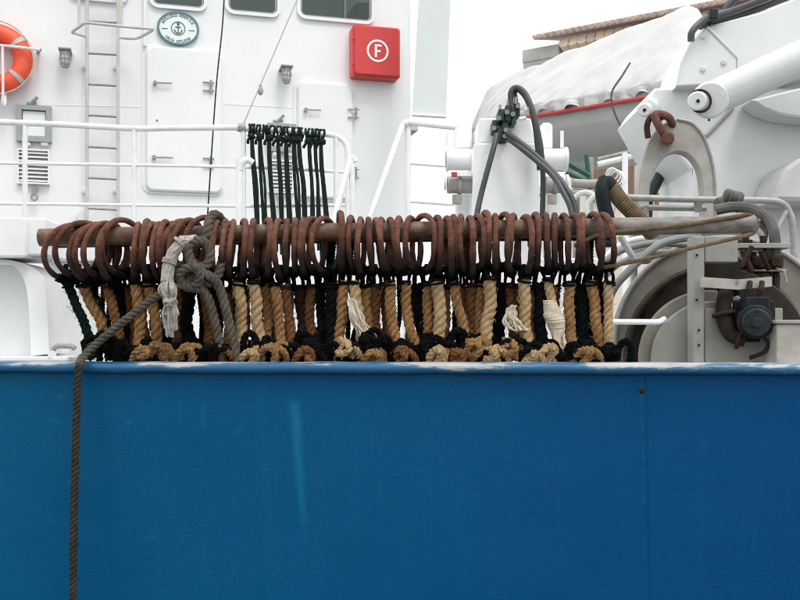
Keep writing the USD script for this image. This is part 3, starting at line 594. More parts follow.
# ------------------------------------------------------------------ guard rails on deck
DK = 1.2
def post(px, py, Y, r=.02):
    p = P(px, py, Y); return tube([p, (p[0], p[1], DK)], r, 10)
gr = thing('guard_rail', 'white pipe guard rail in front of the wheelhouse, hung with dark straps', 'guard rail', (*P(135, 300, 7.1)[:2], DK))
Yr = lambda px: 6.9 + .35 * px / 340
RL = lambda pts: [P(x, y, Yr(x)) for x, y in pts]
part('top_rail', tube(catmull(RL([(-70, 120), (0, 122), (70, 125), (134, 128.5), (170, 128), (238, 127.5)]), 6), .022, 12), 'white_rail', gr)
part('top_rail', tube(catmull(RL([(236, 128), (290, 131), (328, 134.5), (338, 137), (345, 143), (347.5, 153), (348, 200), (348, 330)]), 7), .022, 12), 'white_rail', gr)
part('collar', cyl(P(238, 127.5, Yr(238)), P(246, 128, Yr(246)), .033, 14), 'galvanised', gr)
for y0, y1, y2 in ((163, 167, 172), (203.5, 206, 205)): part('mid_rail', tube(catmull(RL([(-70, y0 - 1), (0, y0), (240, y1), (345, y2)]), 6), .012, 8), 'white_rail', gr)
for x in (25, 134): part('stanchion', post(x, 126, Yr(x), .019), 'white_rail', gr)
part('stanchion', post(243.5, 128, Yr(243), .019), 'white_rail', gr); part('stanchion', post(336, 136, Yr(336), .020), 'white_rail', gr)
gw = thing('gangway_stanchion', 'thick white bent pipe beside the guard rail end, left of the straps', 'pipe', (*P(240, 215, 6.6)[:2], DK))
part('pipe', tube(catmull([*PP([(253, 163, 6.62), (248, 160, 6.61), (243, 162, 6.6), (240, 170, 6.6), (239, 190, 6.6)]), np.array([*P(239, 190, 6.6)[:2], DK])], 8), .023, 12), 'white_rail', gw)
gw = thing('slanted_handrail', 'white slanted pipe handrail right of the hanging straps', 'handrail', (*P(340, 215, 6.5)[:2], DK))
part('pipe', tube(catmull(PP([(330, 240, 6.4), (338, 205, 6.45), (350, 162, 6.5), (353, 158, 6.5), (355, 162, 6.5)]), 8), .022, 12), 'white_rail', gw)
part('leg', post(352, 160, 6.5, .02), 'white_rail', gw)
g2 = thing('side_guard_rail', 'white pipe rail with slanted brace between wheelhouse and crane', 'guard rail', (*P(410, 215, 7.6)[:2], DK))
part('top_rail', tube(catmull(PP([(366, 228, 7.4), (385, 175, 7.5), (402, 128, 7.6), (406, 123.5, 7.6), (412, 122.5, 7.6), (440, 125.5, 7.6), (470, 128.5, 7.6)]), 8), .025, 12), 'white_rail', g2)
part('stanchion', post(408, 124, 7.62, .025), 'white_rail', g2)
for y in (163, 201): part('mid_rail', tube(PP([(407, y, 7.62), (450, y + 3, 7.62), (500, y + 6, 7.62)]), .014, 8), 'white_rail', g2)

# dark straps hitched over the rail
straps = [(252, 257.5, 'first'), (260, 265, 'second'), (269, 274, 'third'), (278, 282, 'fourth'), (286, 290, 'fifth'), (294, 299, 'sixth'), (299, 305, 'seventh'), (309, 313, 'eighth'), (315, 319, 'ninth'), (321, 327, 'last')]
for i, (xt, xb, o) in enumerate(straps):
    Yt = Yr(xt) - .04; ry = 127.5 + (xt - 238) * .075
    t = thing('hanging_strap', f'dark green-black strap hitched on the white rail, {o} from the left', 'strap', P(xt, ry, Yr(xt)), 0, 'dark straps hanging from the guard rail')
    g = np.random.default_rng(50 + i)
    c0 = P(xt, ry, Yr(xt)); lk = []
    for k in range(3):
        dx = (k - 1) * .022 + g.uniform(-.006, .006); lk.append(tube(ring_path(c0 + [dx, 0, -.006], (1, g.uniform(-.4, .4), g.uniform(-.2, .2)), .036, 18), .0085, 6, closed=True))
    lk.append(tangle(P(xt + g.uniform(-1, 1), ry + 8, Yt), .024, .009, 70 + i, 3)); lk.append(tube(catmull([P(xt - 2, ry + 9, Yt), P(xt - 4, ry + 12, Yt - .01), P(xt - 5 + g.uniform(-1, 1), ry + 15, Yt)], 5), .011, 6))
    part('hitch', join(lk), 'strap', t)
    for k in range(2):
        o2 = (k - .5) * (1.6 + g.uniform(0, 1.6)); bend = g.uniform(-1.2, 1.2)
        pts = PP([(xt + .3 * o2, ry + 6, Yt), (xt + .6 * o2 + 1 + bend * .4, ry + 30, Yt), (xt + (xb - xt) * .6 + o2 * .6 + bend, 185, Yt), (xb + o2, 222, Yt), (xb + 1 + o2 * 1.3, 250 + g.uniform(-8, 12), Yt)])
        part('tail', tube(catmull(pts, 7), .0105 if k else .0135, 6), 'strap', t)

# ------------------------------------------------------------------ white bracket structure at the left end of the bar
bs = thing('bar_support', 'white steel box and curved bracket holding the left end of the bar', 'bracket', (*P(20, 357, 3.3)[:2], 2.40))
q = PP([(-60, 217, 3.3), (25, 217.5, 3.3), (25, 255, 3.3), (-60, 258, 3.3)])
part('head_box', box(P(-90, 0, 3.25)[0], P(26, 0, 3.25)[0], 3.25, 3.52, P(0, 257, 3.25)[2], P(0, 217, 3.25)[2], .006), 'white_gear', bs)
part('head_cheek', box(P(26.5, 0, 3.27)[0], P(45, 0, 3.27)[0], 3.27, 3.50, P(0, 255, 3.27)[2], P(0, 218, 3.27)[2], .005), 'white_gear', bs)
# curved knee: web plate with flange that curves down to the base
cv = [(-70, 262), (-20, 262), (5, 263), (16, 268), (24, 280), (28, 300), (30, 330), (31, 356)]
cvp = catmull([[*P(x, y, 3.30)] for x, y in cv], 6)
A = np.array([[p[0], 3.30, p[2]] for p in cvp]); B = A + [0, .22, 0]
o = np.array([P(x + (18 if y > 270 else 14 if y > 264 else 4), y - (2 if y > 266 else 3), 3.30) for x, y in cv]); op = catmull(o, 6)
# flange as a solid strip between the inner and outer curve
n_ = len(A); v = np.vstack([A, op, A + [0, .2, 0], op + [0, .2, 0]]); k = np.arange(n_ - 1)
qf = lambda a, b: np.vstack([np.c_[a * n_ + k, a * n_ + k + 1, b * n_ + k + 1], np.c_[a * n_ + k, b * n_ + k + 1, b * n_ + k]])
part('flange', trimesh.Trimesh(v, np.vstack([qf(0, 1), qf(1, 3), qf(3, 2), qf(2, 0)]), process=False), 'white_gear', bs)
wb = sg.Polygon([(p[0], p[2]) for p in A] + [(P(-70, 0, 3.3)[0], A[-1][2])]); part('web', shift(extrude(wb.buffer(-.001), .012), [0, 3.44, 0]), 'white_gear', bs)
part('base_plate', box(P(-90, 0, 3.2)[0], P(76, 0, 3.2)[0], 3.12, 3.55, P(0, 361, 3.2)[2], P(0, 356.5, 3.2)[2], .003), 'white_gear', bs)
part('back_plate', box(P(44, 0, 3.62)[0], P(96, 0, 3.62)[0], 3.62, 3.66, 1.9, P(0, 262, 3.62)[2], .004), 'white_paint', bs)
part('top_strip', box(P(44, 0, 3.60)[0], P(140, 0, 3.60)[0], 3.58, 3.68, P(0, 262, 3.6)[2] + .002, P(0, 244, 3.6)[2], .004), 'white_gear', bs)
dh = thing('door_lever', 'small grey lever handle standing at the cap rail under the leftmost ropes', 'handle', P(53, 356, 3.16))
part('lever', tube(catmull(PP([(52, 356, 3.16), (53, 350, 3.16), (57, 346.5, 3.15), (64, 346, 3.14), (72, 346.5, 3.13), (75, 349, 3.13)]), 6), .0085, 10), 'steel', dh)
part('boss', cyl(P(52, 354.5, 3.12), P(52, 354.5, 3.2), .014, 12), 'white_gear', dh)

# ------------------------------------------------------------------ the long bar and the rusty rings
YB = 3.15
bz0, bz1 = P(40, 237.5, YB), P(753, 224.0, YB)
def bar_at(px): t = (px - 40) / 713.0; return bz0 + (bz1 - bz0) * t
RBAR = .0295
bar = thing('long_bar', 'long round steel bar carrying the rings, brown left, grey at right', 'bar', bz0)
d = (bz1 - bz0) / np.linalg.norm(bz1 - bz0)
npt = 90; bp = bz0 + np.linspace(0, 1, npt)[:, None] * (bz1 - bz0); br = RBAR * (1 + .05 * (meshkit.noise(bp * 25) - .5))
bp = np.vstack([bp, bp[-1:] + d * .004, bp[-1:] + d * .006]); br = np.r_[br, RBAR * .93, RBAR * .8]
part('shaft', tube(bp, br, 20), 'bar_steel', bar)
rp = PP([(46, 246, 3.36), (210, 243, 3.30), (400, 240, 3.26), (612, 238, 3.24)]); part('back_rod', tube(catmull(rp, 8), .008, 8), 'dark_iron', bar)

RR, RT = .0925, .0099                                # ring centreline radius, rod radius
# (px of the centre, apparent width, px shift of the bottom, raised px, depth sign)
rings = [(80, 52, -12, 0, -1), (89, 49, -11, 1, -1), (96, 38, -9, -2, -1), (102, 34, -8, 0, -1), (110, 36, -8, 1, -1), (114, 24, -2, 0, -1), (124, 37, -4, 5, -1), (139, 14, -3, 0, 1),
         (148, 11, -1, 1, 1), (154.5, 9, 0, 0, -1), (160.5, 10, -1, 0, 1), (166.5, 11, 0, 1, -1), (173, 12, -2, 0, 1), (185, 27, -9, 2, -1), (193, 28, -9, 3, -1), (209, 38, -6, 5, -1),
         (218, 10, -2, 0, 1), (226, 13, -2, 1, 1), (234, 16, -3, 0, 1), (244, 17, -3, 1, 1), (254, 13, -3, 0, 1),
         (268, 20, -3, 1, 1), (279.5, 12, 0, 0, -1), (287, 11, -1, 0, 1), (295, 12, 0, 1, 1), (304, 15, -1, 0, -1), (313, 22, 1, 1, -1), (325, 26, 3, 2, -1),
         (340, 11, -2, 8, 1), (351, 18, 2, 2, -1), (361, 10, 1, 0, -1), (368, 9, 4, 0, 1), (375, 9, 6, 0, 1), (381, 10, 8, 0, -1), (389, 10, 9, 0, 1), (399, 15, 6, 1, -1),
         (411, 21, 3, 1, -1), (423, 27, -2, 2, 1), (437, 14, 0, 1, 1), (446.5, 10, 1, 0, 1), (453, 10, 4, 0, -1), (461, 15, 4, 2, -1), (469.5, 11, 1, 0, 1), (477, 14, 1, 1, 1),
         (485, 15, 0, 5, 1), (495, 17, 0, 2, -1), (504, 21, -2, 2, 1), (514, 26, -3, 1, -1), (525, 16, 0, 0, 1), (535, 10, 0, 1, 1), (545.5, 10, 1, 1, -1),
         (554.5, 15, 2, 1, -1), (563, 12, 3, 1, 1), (573.5, 10, 2, 0, 1), (582, 12, 1, 1, -1), (592, 11, 6, 1, 1), (601, 10, 9, 1, -1)]
kinds = ['first', 'second', 'third', 'fourth', 'fifth', 'sixth', 'seventh', 'eighth', 'ninth', 'tenth', 'eleventh', 'twelfth', 'thirteenth', 'fourteenth', 'fifteenth', 'sixteenth', 'seventeenth', 'eighteenth', 'nineteenth', 'twentieth',
         'twenty-first', 'twenty-second', 'twenty-third', 'twenty-fourth']
def ring_label(i):
    n = len(rings)
    special = {0: 'leftmost rusty steel ring, swung wide open at the end of the bar', 1: 'second wide-open rusty ring close behind the leftmost one', 6: 'rusty ring turned open and riding high left of the hawser knot',
               15: 'big open rusty ring arching over the bar behind the hawser knot', 28: 'tall rusty ring standing above the others right of the hanging straps', n - 1: 'last rusty ring at the right, leaning beside the bare grey bar',
               44: 'rusty ring riding high in front of the white crane pedestal'}
    if i in special: return special[i]
    if i < 15: return f'rusty ring left of the hawser knot, {kinds[i]} from the left bar end'
    if i < 28: return f'rusty ring on the bar, {kinds[i - 16]} to the right of the hawser knot'
    if i < 44: return f'rusty steel ring on the bar, {kinds[i - 29]} to the right of the tallest ring'
    return f'rusty steel ring on the bar, {kinds[n - 1 - i]} from the last ring at the right'
def proto_ring(seed=0, kf=1.0):
    RR = globals()['RR'] * kf
    a = np.linspace(0, 2 * np.pi, 56, endpoint=False)
    p = np.stack([.0015 * np.sin(3 * a + 1), RR * np.cos(a) * (1 + (.012 + .02 * seed) * np.sin(2 * a + seed) - .02 * seed), RR * np.sin(a) * (1 + .015 * np.cos(2 * a))], 1)
    body = tube(p, RT * (1 + .05 * seed - .06 + .22 * (meshkit.noise(p * 55, 3 + seed) - .5)), 12, closed=True)
    # black cord served round the lower part
    t = np.linspace(0, 1, 420); an = np.radians(-90 + 24 * (2 * t - 1)); turn = 2 * np.pi * 11 * t; rr = RT * (1.05 + .2 * (meshkit.noise(np.stack([t * 30, t * 0, t * 0], 1), 5)))
    c = np.stack([0 * an, RR * np.cos(an), RR * np.sin(an)], 1); nrm = np.stack([0 * an, np.cos(an), np.sin(an)], 1)
    wrap = tube(c + rr[:, None] * (np.cos(turn)[:, None] * nrm + np.sin(turn)[:, None] * [1.0, 0, 0]), .0040, 5)
    return body, wrap
roots = {}; ring_bottom = []
rr_ = np.random.default_rng(3)
for i, (px, w, lean, up, sg_) in enumerate(rings):
    size = 0 if w > 30 else int(rr_.integers(0, 3)); kf = (1.0, .955, 1.035)[size]
    yaw = math.asin(min(.95, max(0.03, (w - 7) / 56.0 / kf))) * sg_ + math.radians(rr_.normal(0, 3.5))
    lean = lean + rr_.normal(0, 1.6); up = up + abs(rr_.normal(0, .8))
    b = bar_at(px); zc = b[2] + RBAR - (RR * kf - RT) + up / 303.0 * .9 - .001
    tilt = math.atan2(lean, 62.0)
    loc = np.array([b[0] + lean * .5 / 303, b[1], zc]); rot = (math.degrees(rr_.normal(0, .05)), math.degrees(tilt) * -1, math.degrees(yaw))
    if size not in roots:
        body, wrap = proto_ring(size, kf); root = thing('steel_ring', ring_label(i), 'ring', (0, 0, 0), 0, 'rusty rings threaded on the bar')
        xf = UsdGeom.Xformable(stage.GetPrimAtPath(root.path)); xf.ClearXformOpOrder()
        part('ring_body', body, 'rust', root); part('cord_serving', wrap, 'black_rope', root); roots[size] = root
        xf.AddTranslateOp().Set(Gf.Vec3d(*map(float, loc))); xf.AddRotateXYZOp().Set(Gf.Vec3f(*map(float, rot)))
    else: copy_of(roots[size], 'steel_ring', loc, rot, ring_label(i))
    ring_bottom.append((px + lean, loc))
# black line that runs through the bottoms of all the rings
lp_ = [P(64, 274, 3.14)]
for k, x in enumerate(np.arange(74, 616, 9)):
    lp_.append(P(x, 270.5 - (x - 70) * .006 + RNG.uniform(-2.2, 2.2), YB + RNG.uniform(-.03, .03)))
tl = thing('threading_line', 'black tarred line laced through the bottoms of the rings', 'line', lp_[0])
part('cord', [rope(lp_, .0095, n=5, sides=5), rope([p + [0, .02, .004 * math.sin(7 * k)] for k, p in enumerate(lp_)], .008, n=5, sides=5, seed=3)], 'black_rope', tl)

# ------------------------------------------------------------------ rope pendants under the rings
pend = [  # top x, y, bottom x, y, radius px, material, depth, knot
    (68, 283, 91, 345, 6, 'green_black_rope', .00, 'b'), (82, 284, 104, 336, 6.5, 'tan_rope', .02, 'b'), (92, 286, 112, 345, 6, 'green_black_rope', .06, 'b'), (107, 285, 120, 350, 6.5, 'brown_rope', .01, 'b'),
    (120, 284, 126, 345, 7, 'black_rope', .07, 'b'), (135, 281, 139, 352, 7, 'tan_rope', -.02, 't'), (148, 282, 156, 352, 7, 'tan_rope', -.01, 't'), (142, 284, 145, 340, 7, 'brown_rope', .08, 'b'),
    (164, 286, 166, 345, 7, 'black_rope', .06, 'b'), (178, 286, 178, 350, 7, 'brown_rope', .05, 't'), (190, 286, 190, 345, 8, 'black_rope', .04, 't'), (204, 285, 208, 352, 7, 'brown_rope', .05, 'b'),
    (216, 287, 216, 345, 6.5, 'dark_rope', .07, 'b'), (227, 287, 227, 350, 6.5, 'brown_rope', .03, 'b'), (239, 281, 240, 352, 7.5, 'pale_rope', -.02, 'b'), (254, 280, 260, 349, 7.5, 'pale_rope', -.03, 'w'),
    (265, 283, 266, 338, 6.5, 'tan_rope', .02, 'b'), (275, 283, 281, 352, 6.5, 'tan_rope', -.01, 't'), (285, 285, 292, 352, 6.5, 'brown_rope', .0, 'b'), (299, 286, 303, 345, 7, 'dark_rope', .05, 'b'),
    (312, 285, 313, 340, 6.5, 'brown_rope', .04, 'b'), (321, 283, 321, 352, 6.5, 'black_rope', .03, 'b'), (331, 283, 329, 355, 7.5, 'black_rope', -.01, 'b'), (344, 281, 337, 344, 7, 'tan_rope', -.01, 'b'),
    (354, 281, 363, 345, 7, 'pale_rope', -.02, 't'), (366, 284, 367, 338, 7, 'tan_rope', .03, 'b'), (377, 284, 379, 345, 6.5, 'brown_rope', .03, 'b'), (389, 281, 398, 351, 7, 'tan_rope', -.02, 'b'),
    (405, 281, 415, 349, 6.5, 'tan_rope', -.01, 'b'), (418, 284, 423, 340, 7, 'black_rope', .04, 'b'), (428, 281, 429, 347, 6.5, 'tan_rope', .02, 'b'), (437.5, 280, 439, 345, 8, 'pale_rope', -.02, 't'),
    (453, 282, 465, 356, 6.5, 'tan_rope', -.02, 'b'), (460, 284, 467, 335, 6.5, 'brown_rope', .05, 'b'), (471, 283, 470, 335, 6.5, 'brown_rope', .03, 'b'), (481, 282, 479, 340, 6, 'tan_rope', .02, 't'),
    (491, 277, 485, 337, 8, 'pale_rope', -.03, 't'), (501, 283, 501, 352, 7, 'black_rope', .04, 'b'), (509, 283, 513, 340, 6, 'brown_rope', .04, 't'), (517, 284, 516, 345, 6, 'brown_rope', .05, 'b'),
    (524.5, 278, 526, 350, 7.5, 'pale_rope', -.03, 't'), (540, 283, 542, 350, 8, 'black_rope', .0, 't'), (548, 278, 560, 349, 6, 'pale_rope', -.02, 'b'), (569, 282, 573, 349, 7, 'tan_rope', -.01, 'b'),
    (581, 284, 581, 348, 7, 'green_black_rope', .03, 'b'), (592, 281, 600, 350, 7, 'tan_rope', -.01, 't'), (603, 283, 604, 350, 6, 'blue_black_rope', .03, 'b'), (609.5, 281, 610, 354, 6, 'pale_rope', -.03, 'b')]
for x_, m_, dx_ in [(128, 'brown_rope', 3), (157, 'brown_rope', -2), (171, 'tan_rope', 2), (184, 'brown_rope', 0), (210, 'black_rope', 3), (233, 'dark_rope', 2), (247, 'brown_rope', -3), (270, 'brown_rope', 4), (290, 'tan_rope', -2), (306, 'tan_rope', 3),
                   (339, 'black_rope', 0), (360, 'dark_rope', -3), (371, 'brown_rope', 4), (384, 'brown_rope', 2), (412, 'brown_rope', -4), (433, 'black_rope', 2), (447, 'tan_rope', -3), (457, 'black_rope', 3), (475, 'brown_rope', 0), (485, 'brown_rope', 4),
                   (496, 'dark_rope', -2), (532, 'tan_rope', 1), (556, 'brown_rope', 3), (576, 'dark_rope', 0), (587, 'black_rope', 3), (597, 'brown_rope', 1)]:
    pend.append((x_, 285, x_ + dx_, 350, 5.6, m_, .075, 'b'))
pend.sort(key=lambda q: q[0])
words = {'green_black_rope': 'dark green-black', 'tan_rope': 'tan', 'brown_rope': 'brown', 'black_rope': 'black', 'dark_rope': 'very dark brown', 'pale_rope': 'pale straw-coloured', 'blue_black_rope': 'blue-black'}
seen = {}
def place(p):
    return 'below leftmost rings' if p < 130 else 'left of hawser knot' if p < 165 else 'behind hawser knot' if p < 222 else 'just right of hawser' if p < 300 else 'under tallest ring' if p < 350 else 'under middle of bar' if p < 440 else 'below white pedestal' if p < 530 else 'under rightmost rings'
total = {}
for q in pend: total[(q[5], place(q[0]))] = total.get((q[5], place(q[0])), 0) + 1
nearest = lambda px: min(ring_bottom, key=lambda r: abs(r[0] - px))
for i, (x0, y0, x1, y1, rp_, m_, dy, kn) in enumerate(pend):
    key = (m_, place(x0)); seen[key] = seen.get(key, 0) + 1
    ordn = '' if total[key] == 1 else f', {kinds[seen[key] - 1]} such from left'
    t = thing('rope_pendant', f'{words[m_]} rope pendant {place(x0)}{ordn}', 'rope', P(x0, y0, YB + dy), 0, f'{words[m_]} rope pendants under the rings')
    g = np.random.default_rng(200 + i); Y = YB + dy; r = rp_ * .84 * Y / F
    mid = g.uniform(-3.2, 3.2)
    pts = PP([(x0, y0 + 1, Y), (x0 + (x1 - x0) * .3 + mid * .6, y0 + (y1 - y0) * .33, Y + g.uniform(-.01, .01)), (x0 + (x1 - x0) * .66 + mid, y0 + (y1 - y0) * .66, Y + g.uniform(-.012, .012)), (x1, y1, Y), (x1 + g.uniform(-3, 3), y1 + 14, Y + .01)])
    part('rope', [rope(pts, r, pitch=r * g.uniform(3.3, 4.3), wob=.0055, seed=i, phase=g.uniform(0, 6)), fibres(pts, r * 1.02, 34, 4000 + i)], m_, t)
    # black cord eye between the ring and the rope's head
    top = P(x0, y0, Y); rb_ = nearest(x0); bx = P(rb_[0], 273, YB); bx[0] = .35 * bx[0] + .65 * top[0]
    eye = [tube(catmull([top + [s * r * .55, 0, -.012], top + [s * r * .75, 0, .012], bx + [s * .006, -.014, .01], bx + [s * .002, 0, .026]], 5), .0055, 6) for s in (-1, 1)]
    eye += [tube(ring_path(top + [0, 0, -.004 - .008 * k], (g.uniform(-.2, .2), g.uniform(-.2, .2), 1), r * 1.02, 14), .004, 5, closed=True) for k in range(2)]
    part('cord_eye', join(eye), 'black_rope' if m_ != 'brown_rope' else 'dark_rope', t)
    kp = P(x1 + g.uniform(-3, 3), min(354, y1 + 3 + g.uniform(-2, 5)), YB - .02 - (.065 if i % 2 else 0))
    ks = [trefoil(kp + [g.uniform(-.012, .012), .02, g.uniform(-.008, .006)], g.uniform(.021, .029), g.uniform(.0105, .0135), 300 + i, g.uniform(.9, 1.15))]
    for k in range(0 if dy > .07 else 1 + i % 2):
        o_ = kp + [g.uniform(-.045, .045), g.uniform(-.005, .05), g.uniform(-.014, .012)]; w2 = g.uniform(.016, .030); hh = g.uniform(.012, .032)
        ks.append(rope([o_ + [-w2, 0, -.03], o_ + [-w2 * .9, -.012, hh * .3], o_ + [0, -.02, hh], o_ + [w2 * .9, -.006, hh * .3], o_ + [w2 * .8, .012, -.035]], g.uniform(.0095, .013), n=6, sides=6, wob=.004, seed=i * 3 + k))
    part('knot', join(ks), 'black_rope', t, label='black tarred knot')
# the tan overhand knots resting along the cap rail
tank = [(145, 354, 'tan_rope'), (189, 352, 'tan_rope'), (221, 354, 'brown_rope'), (253, 356, 'pale_rope'), (274, 352, 'tan_rope'), (307, 357, 'brown_rope'), (347, 349, 'pale_rope'), (441, 355, 'pale_rope'),
        (479, 346, 'tan_rope'), (496, 353, 'pale_rope'), (531, 357, 'pale_rope'), (551, 353, 'pale_rope'), (588, 354, 'tan_rope'), (403, 355, 'brown_rope'), (160, 350, 'tan_rope'), (376, 356, 'tan_rope'), (513, 349, 'tan_rope'), (461, 357, 'brown_rope')]
tank.sort(key=lambda q: q[0])
kseen = {}
ktot = {}
for x, y, m_ in tank: ktot[(m_, place(x))] = ktot.get((m_, place(x)), 0) + 1
for i, (x, y, m_) in enumerate(tank):
    g = np.random.default_rng(900 + i); key = (m_, place(x)); kseen[key] = kseen.get(key, 0) + 1
    ordn = '' if ktot[key] == 1 else f', {kinds[kseen[key] - 1]} such from left'
    t = thing('knotted_rope_end', f'{words[m_]} rope knot on cap rail {place(x)}{ordn}', 'knot', P(x, y + 6, 3.08), 0, f'{words[m_]} knots along the cap rail')
    kc = P(x, y, 3.055); tw = g.uniform(.012, .023); ks = []
    for k in range(3):
        a_ = g.uniform(-.9, .9) + (k - 1) * .9; e_ = np.array([math.cos(a_), .35 * (k - 1), math.sin(a_)]); f_ = np.array([-math.sin(a_) * .9, -.45 + .2 * k, math.cos(a_) * .9]); o_ = kc + g.uniform(-.008, .008, 3) + [(k - 1) * .010, .010 * k, 0]
        ks.append(rope([o_ - e_ * tw * 1.1 - f_ * .022, o_ - e_ * tw * .9 + f_ * .006, o_ - f_ * -.020 + [0, -.012, 0], o_ + e_ * tw * .9 + f_ * .006, o_ + e_ * tw * 1.1 - f_ * .024], .0128, n=7, sides=6, seed=i))
    part('knot', ks, m_, t)
    s = 1 if i % 2 else -1
    part('tail', rope([P(x + s * 2, y - 4, 3.06), P(x + s * 7, y - 3, 3.045), P(x + s * 12, y + 4, 3.06), P(x + s * 13, y + 16, 3.1)], .0122, wob=.002, seed=i), m_, t)
# pale fibre bindings and frays on some pendants
fx = [('white wrapped binding on the pale pendant near the right end', [(549, 300), (552, 312), (556, 324), (558, 336)], .022), ]
for lab, pts, r in fx:
    t = thing('rope_binding', lab, 'binding', P(*pts[-1], 3.1)); p = resample(catmull(PP([(x, y, YB - .02) for x, y in pts]), 8), .0035); tt, u_, w_ = frames(p); k = np.arange(len(p)); an = k * 1.1
    hel = []
    s = np.linspace(0, 1, 700); base = np.stack([np.interp(s, np.linspace(0, 1, len(p)), p[:, j]) for j in range(3)], 1); rad = r * (.75 + .5 * np.sin(np.pi * s) ** 2) + .003 * meshkit.noise(np.c_[s * 60, s * 0, s * 0], 2)
    ang = s * 2 * np.pi * 26
    part('twine', tube(base + rad[:, None] * np.c_[np.cos(ang), np.sin(ang), .12 * np.sin(ang + 1)], .0042, 5), 'white_fibre', t)
    part('loose_end', join([tube(catmull(PP([(pts[-1][0] + RNG.uniform(-4, 4), pts[-1][1] - 4, YB - .04), (pts[-1][0] + RNG.uniform(-8, 8), pts[-1][1] + 8, YB - .04), (pts[-1][0] + RNG.uniform(-8, 10), pts[-1][1] + 16, YB - .035)]), 5), .0035, 5) for _ in range(9)]), 'white_fibre', t)
def fray(lab, pts, n, sp, m_='white_fibre', r=.003):
    t = thing('frayed_rope_end', lab, 'frayed rope', P(*pts[0], 3.1)); g = np.random.default_rng(len(lab)); ms = []
    for k in range(n):
        ms.append(tube(catmull(PP([(x + g.normal(0, sp * (.35 + j / len(pts))), y + g.normal(0, 1.0), YB - .05 + g.uniform(-.015, .015)) for j, (x, y) in enumerate(pts)]), 6), r, 5))
    part('strands', join(ms), m_, t)
fray('pale frayed strands hanging over the pendant under the middle of the bar', [(352, 300), (356, 318), (366, 336), (376, 354)], 26, 5)
fray('pale frayed tuft on the brown pendants by the crane pedestal', [(513, 306), (510, 314), (512, 322), (516, 330)], 24, 5)
# dark cords behind the bar
for i, (x, w_, lab) in enumerate([(118, 12, 'bundle of black cord hanging behind the left open rings'), (264, 9, 'black cord bundle behind the gap right of the hawser knot'), (326, 9, 'black cord bundle behind the bar beside the tallest ring'),
                                  (352, 8, 'black cord bundle behind the ring after the tallest'), (197, 10, 'black cord bundle behind the hawser knot'), (392, 7, 'thin black cords behind the leaning rings'),
                                  (448, 9, 'black cord bundle behind the rings left of the crane pedestal'), (532, 8, 'black cord bundle behind the rings at the crane pedestal'), (590, 8, 'black cord bundle behind the last rings')]):
    t = thing('cord_bundle', lab, 'cord', P(x, 243, 3.27)); g = np.random.default_rng(70 + i); ms = []
    for k in range(4 if w_ > 8 else 2):
        xx = x + g.uniform(-w_, w_); yq = 241.5 - (x - 210) * .008
        ms.append(rope(PP([(xx, yq + 8, 3.25), (xx, yq - 1.5, 3.265), (xx + .4, yq + 3, 3.30), (xx + g.uniform(-3, 3), 262, 3.28), (xx + g.uniform(-4, 4), 285, 3.26), (xx + g.uniform(-5, 5), 320, 3.26), (xx + g.uniform(-5, 5), 352, 3.24)]), .0095, n=6, sides=5))
    part('cords', join(ms), 'black_rope', t)

# ------------------------------------------------------------------ the grey hawser
hw = thing('mooring_hawser', 'grey mooring hawser knotted over the bar and hanging down the blue hull', 'rope', P(200, 290, 3.05))
def hY(x, off): return float(hullY(np.array((x - CX) / F * 2.95))) - off
line = [(203, 268, 3.05), (190, 281, 3.035), (172, 289, 3.02), (150, 301, 3.02), (128, 318, 3.02), (108, 334, 3.02), (94, 346, 3.02), (87, 353, 3.01), (82, 358.5, 2.995), (79, 365, 2.965), (78, 376, 2.965), (77, 400, 2.972), (75.5, 450, 2.985), (74, 520, 2.998), (73, 600, 3.012), (72, 700, 3.03), (71, 820, 3.05)]
part('standing_part', [rope(PP(line[:10]), .0142, wob=.0015, n=9), fibres(PP(line[:10]), .0142, 60, 77)], 'hawser', hw)
part('hanging_part', [rope(PP(line[9:]), .0125, n=16), fibres(PP(line[9:]), .0125, 60, 78)], 'dark_hawser', hw)
part('knot', [rope(PP([(226, 270, 3.17), (226, 240, 3.21), (222, 221, 3.185), (214, 214.5, 3.13), (209, 222, 3.075), (207, 234, 3.06), (202, 243, 3.06), (194, 246, 3.055), (190, 252, 3.06), (193, 262, 3.06), (201, 267, 3.045), (209, 262, 3.045), (210, 250, 3.05), (203, 241, 3.04), (193, 242, 3.03), (188, 250, 3.02), (192, 264, 3.02), (203, 273, 3.025), (214, 279, 3.04), (221, 292, 3.055), (226, 310, 3.06), (232, 335, 3.06), (238, 362, 3.06)]), .0165, n=8),
              rope(PP([(180, 262, 3.07), (178, 275, 3.05), (184, 284, 3.035), (194, 286, 3.03), (200, 278, 3.02), (196, 268, 3.01), (186, 268, 3.01), (180, 276, 3.02), (186, 287, 3.03), (200, 289, 3.04), (208, 298, 3.055), (214, 318, 3.06), (219, 340, 3.065), (223, 362, 3.065)]), .0160, n=8),
              rope(PP([(226, 222, 3.10), (225, 240, 3.085), (222, 262, 3.08), (216, 278, 3.07), (206, 284, 3.05), (194, 278, 3.04), (184, 272, 3.045)]), .0165, n=8)], 'hawser', hw)
wp_ = PP([(196, 240, 3.045), (190, 238, 3.03), (182, 241, 3.02), (175, 248, 3.015), (170, 260, 3.01), (167, 272, 3.005), (167, 282, 3.0)])
part('whipped_end', [rope(wp_, .0205, strands=7, pitch=.35, sides=6, n=8, wob=.004)] + [torus(catmull(wp_, 8)[k], catmull(wp_, 8)[k + 1] - catmull(wp_, 8)[k], .0215, .003, 16, 5) for k in (18, 19, 32, 33, 34)], 'grey_fibre', hw, label='pale grey whipped rope end')
g = np.random.default_rng(31); fs = []
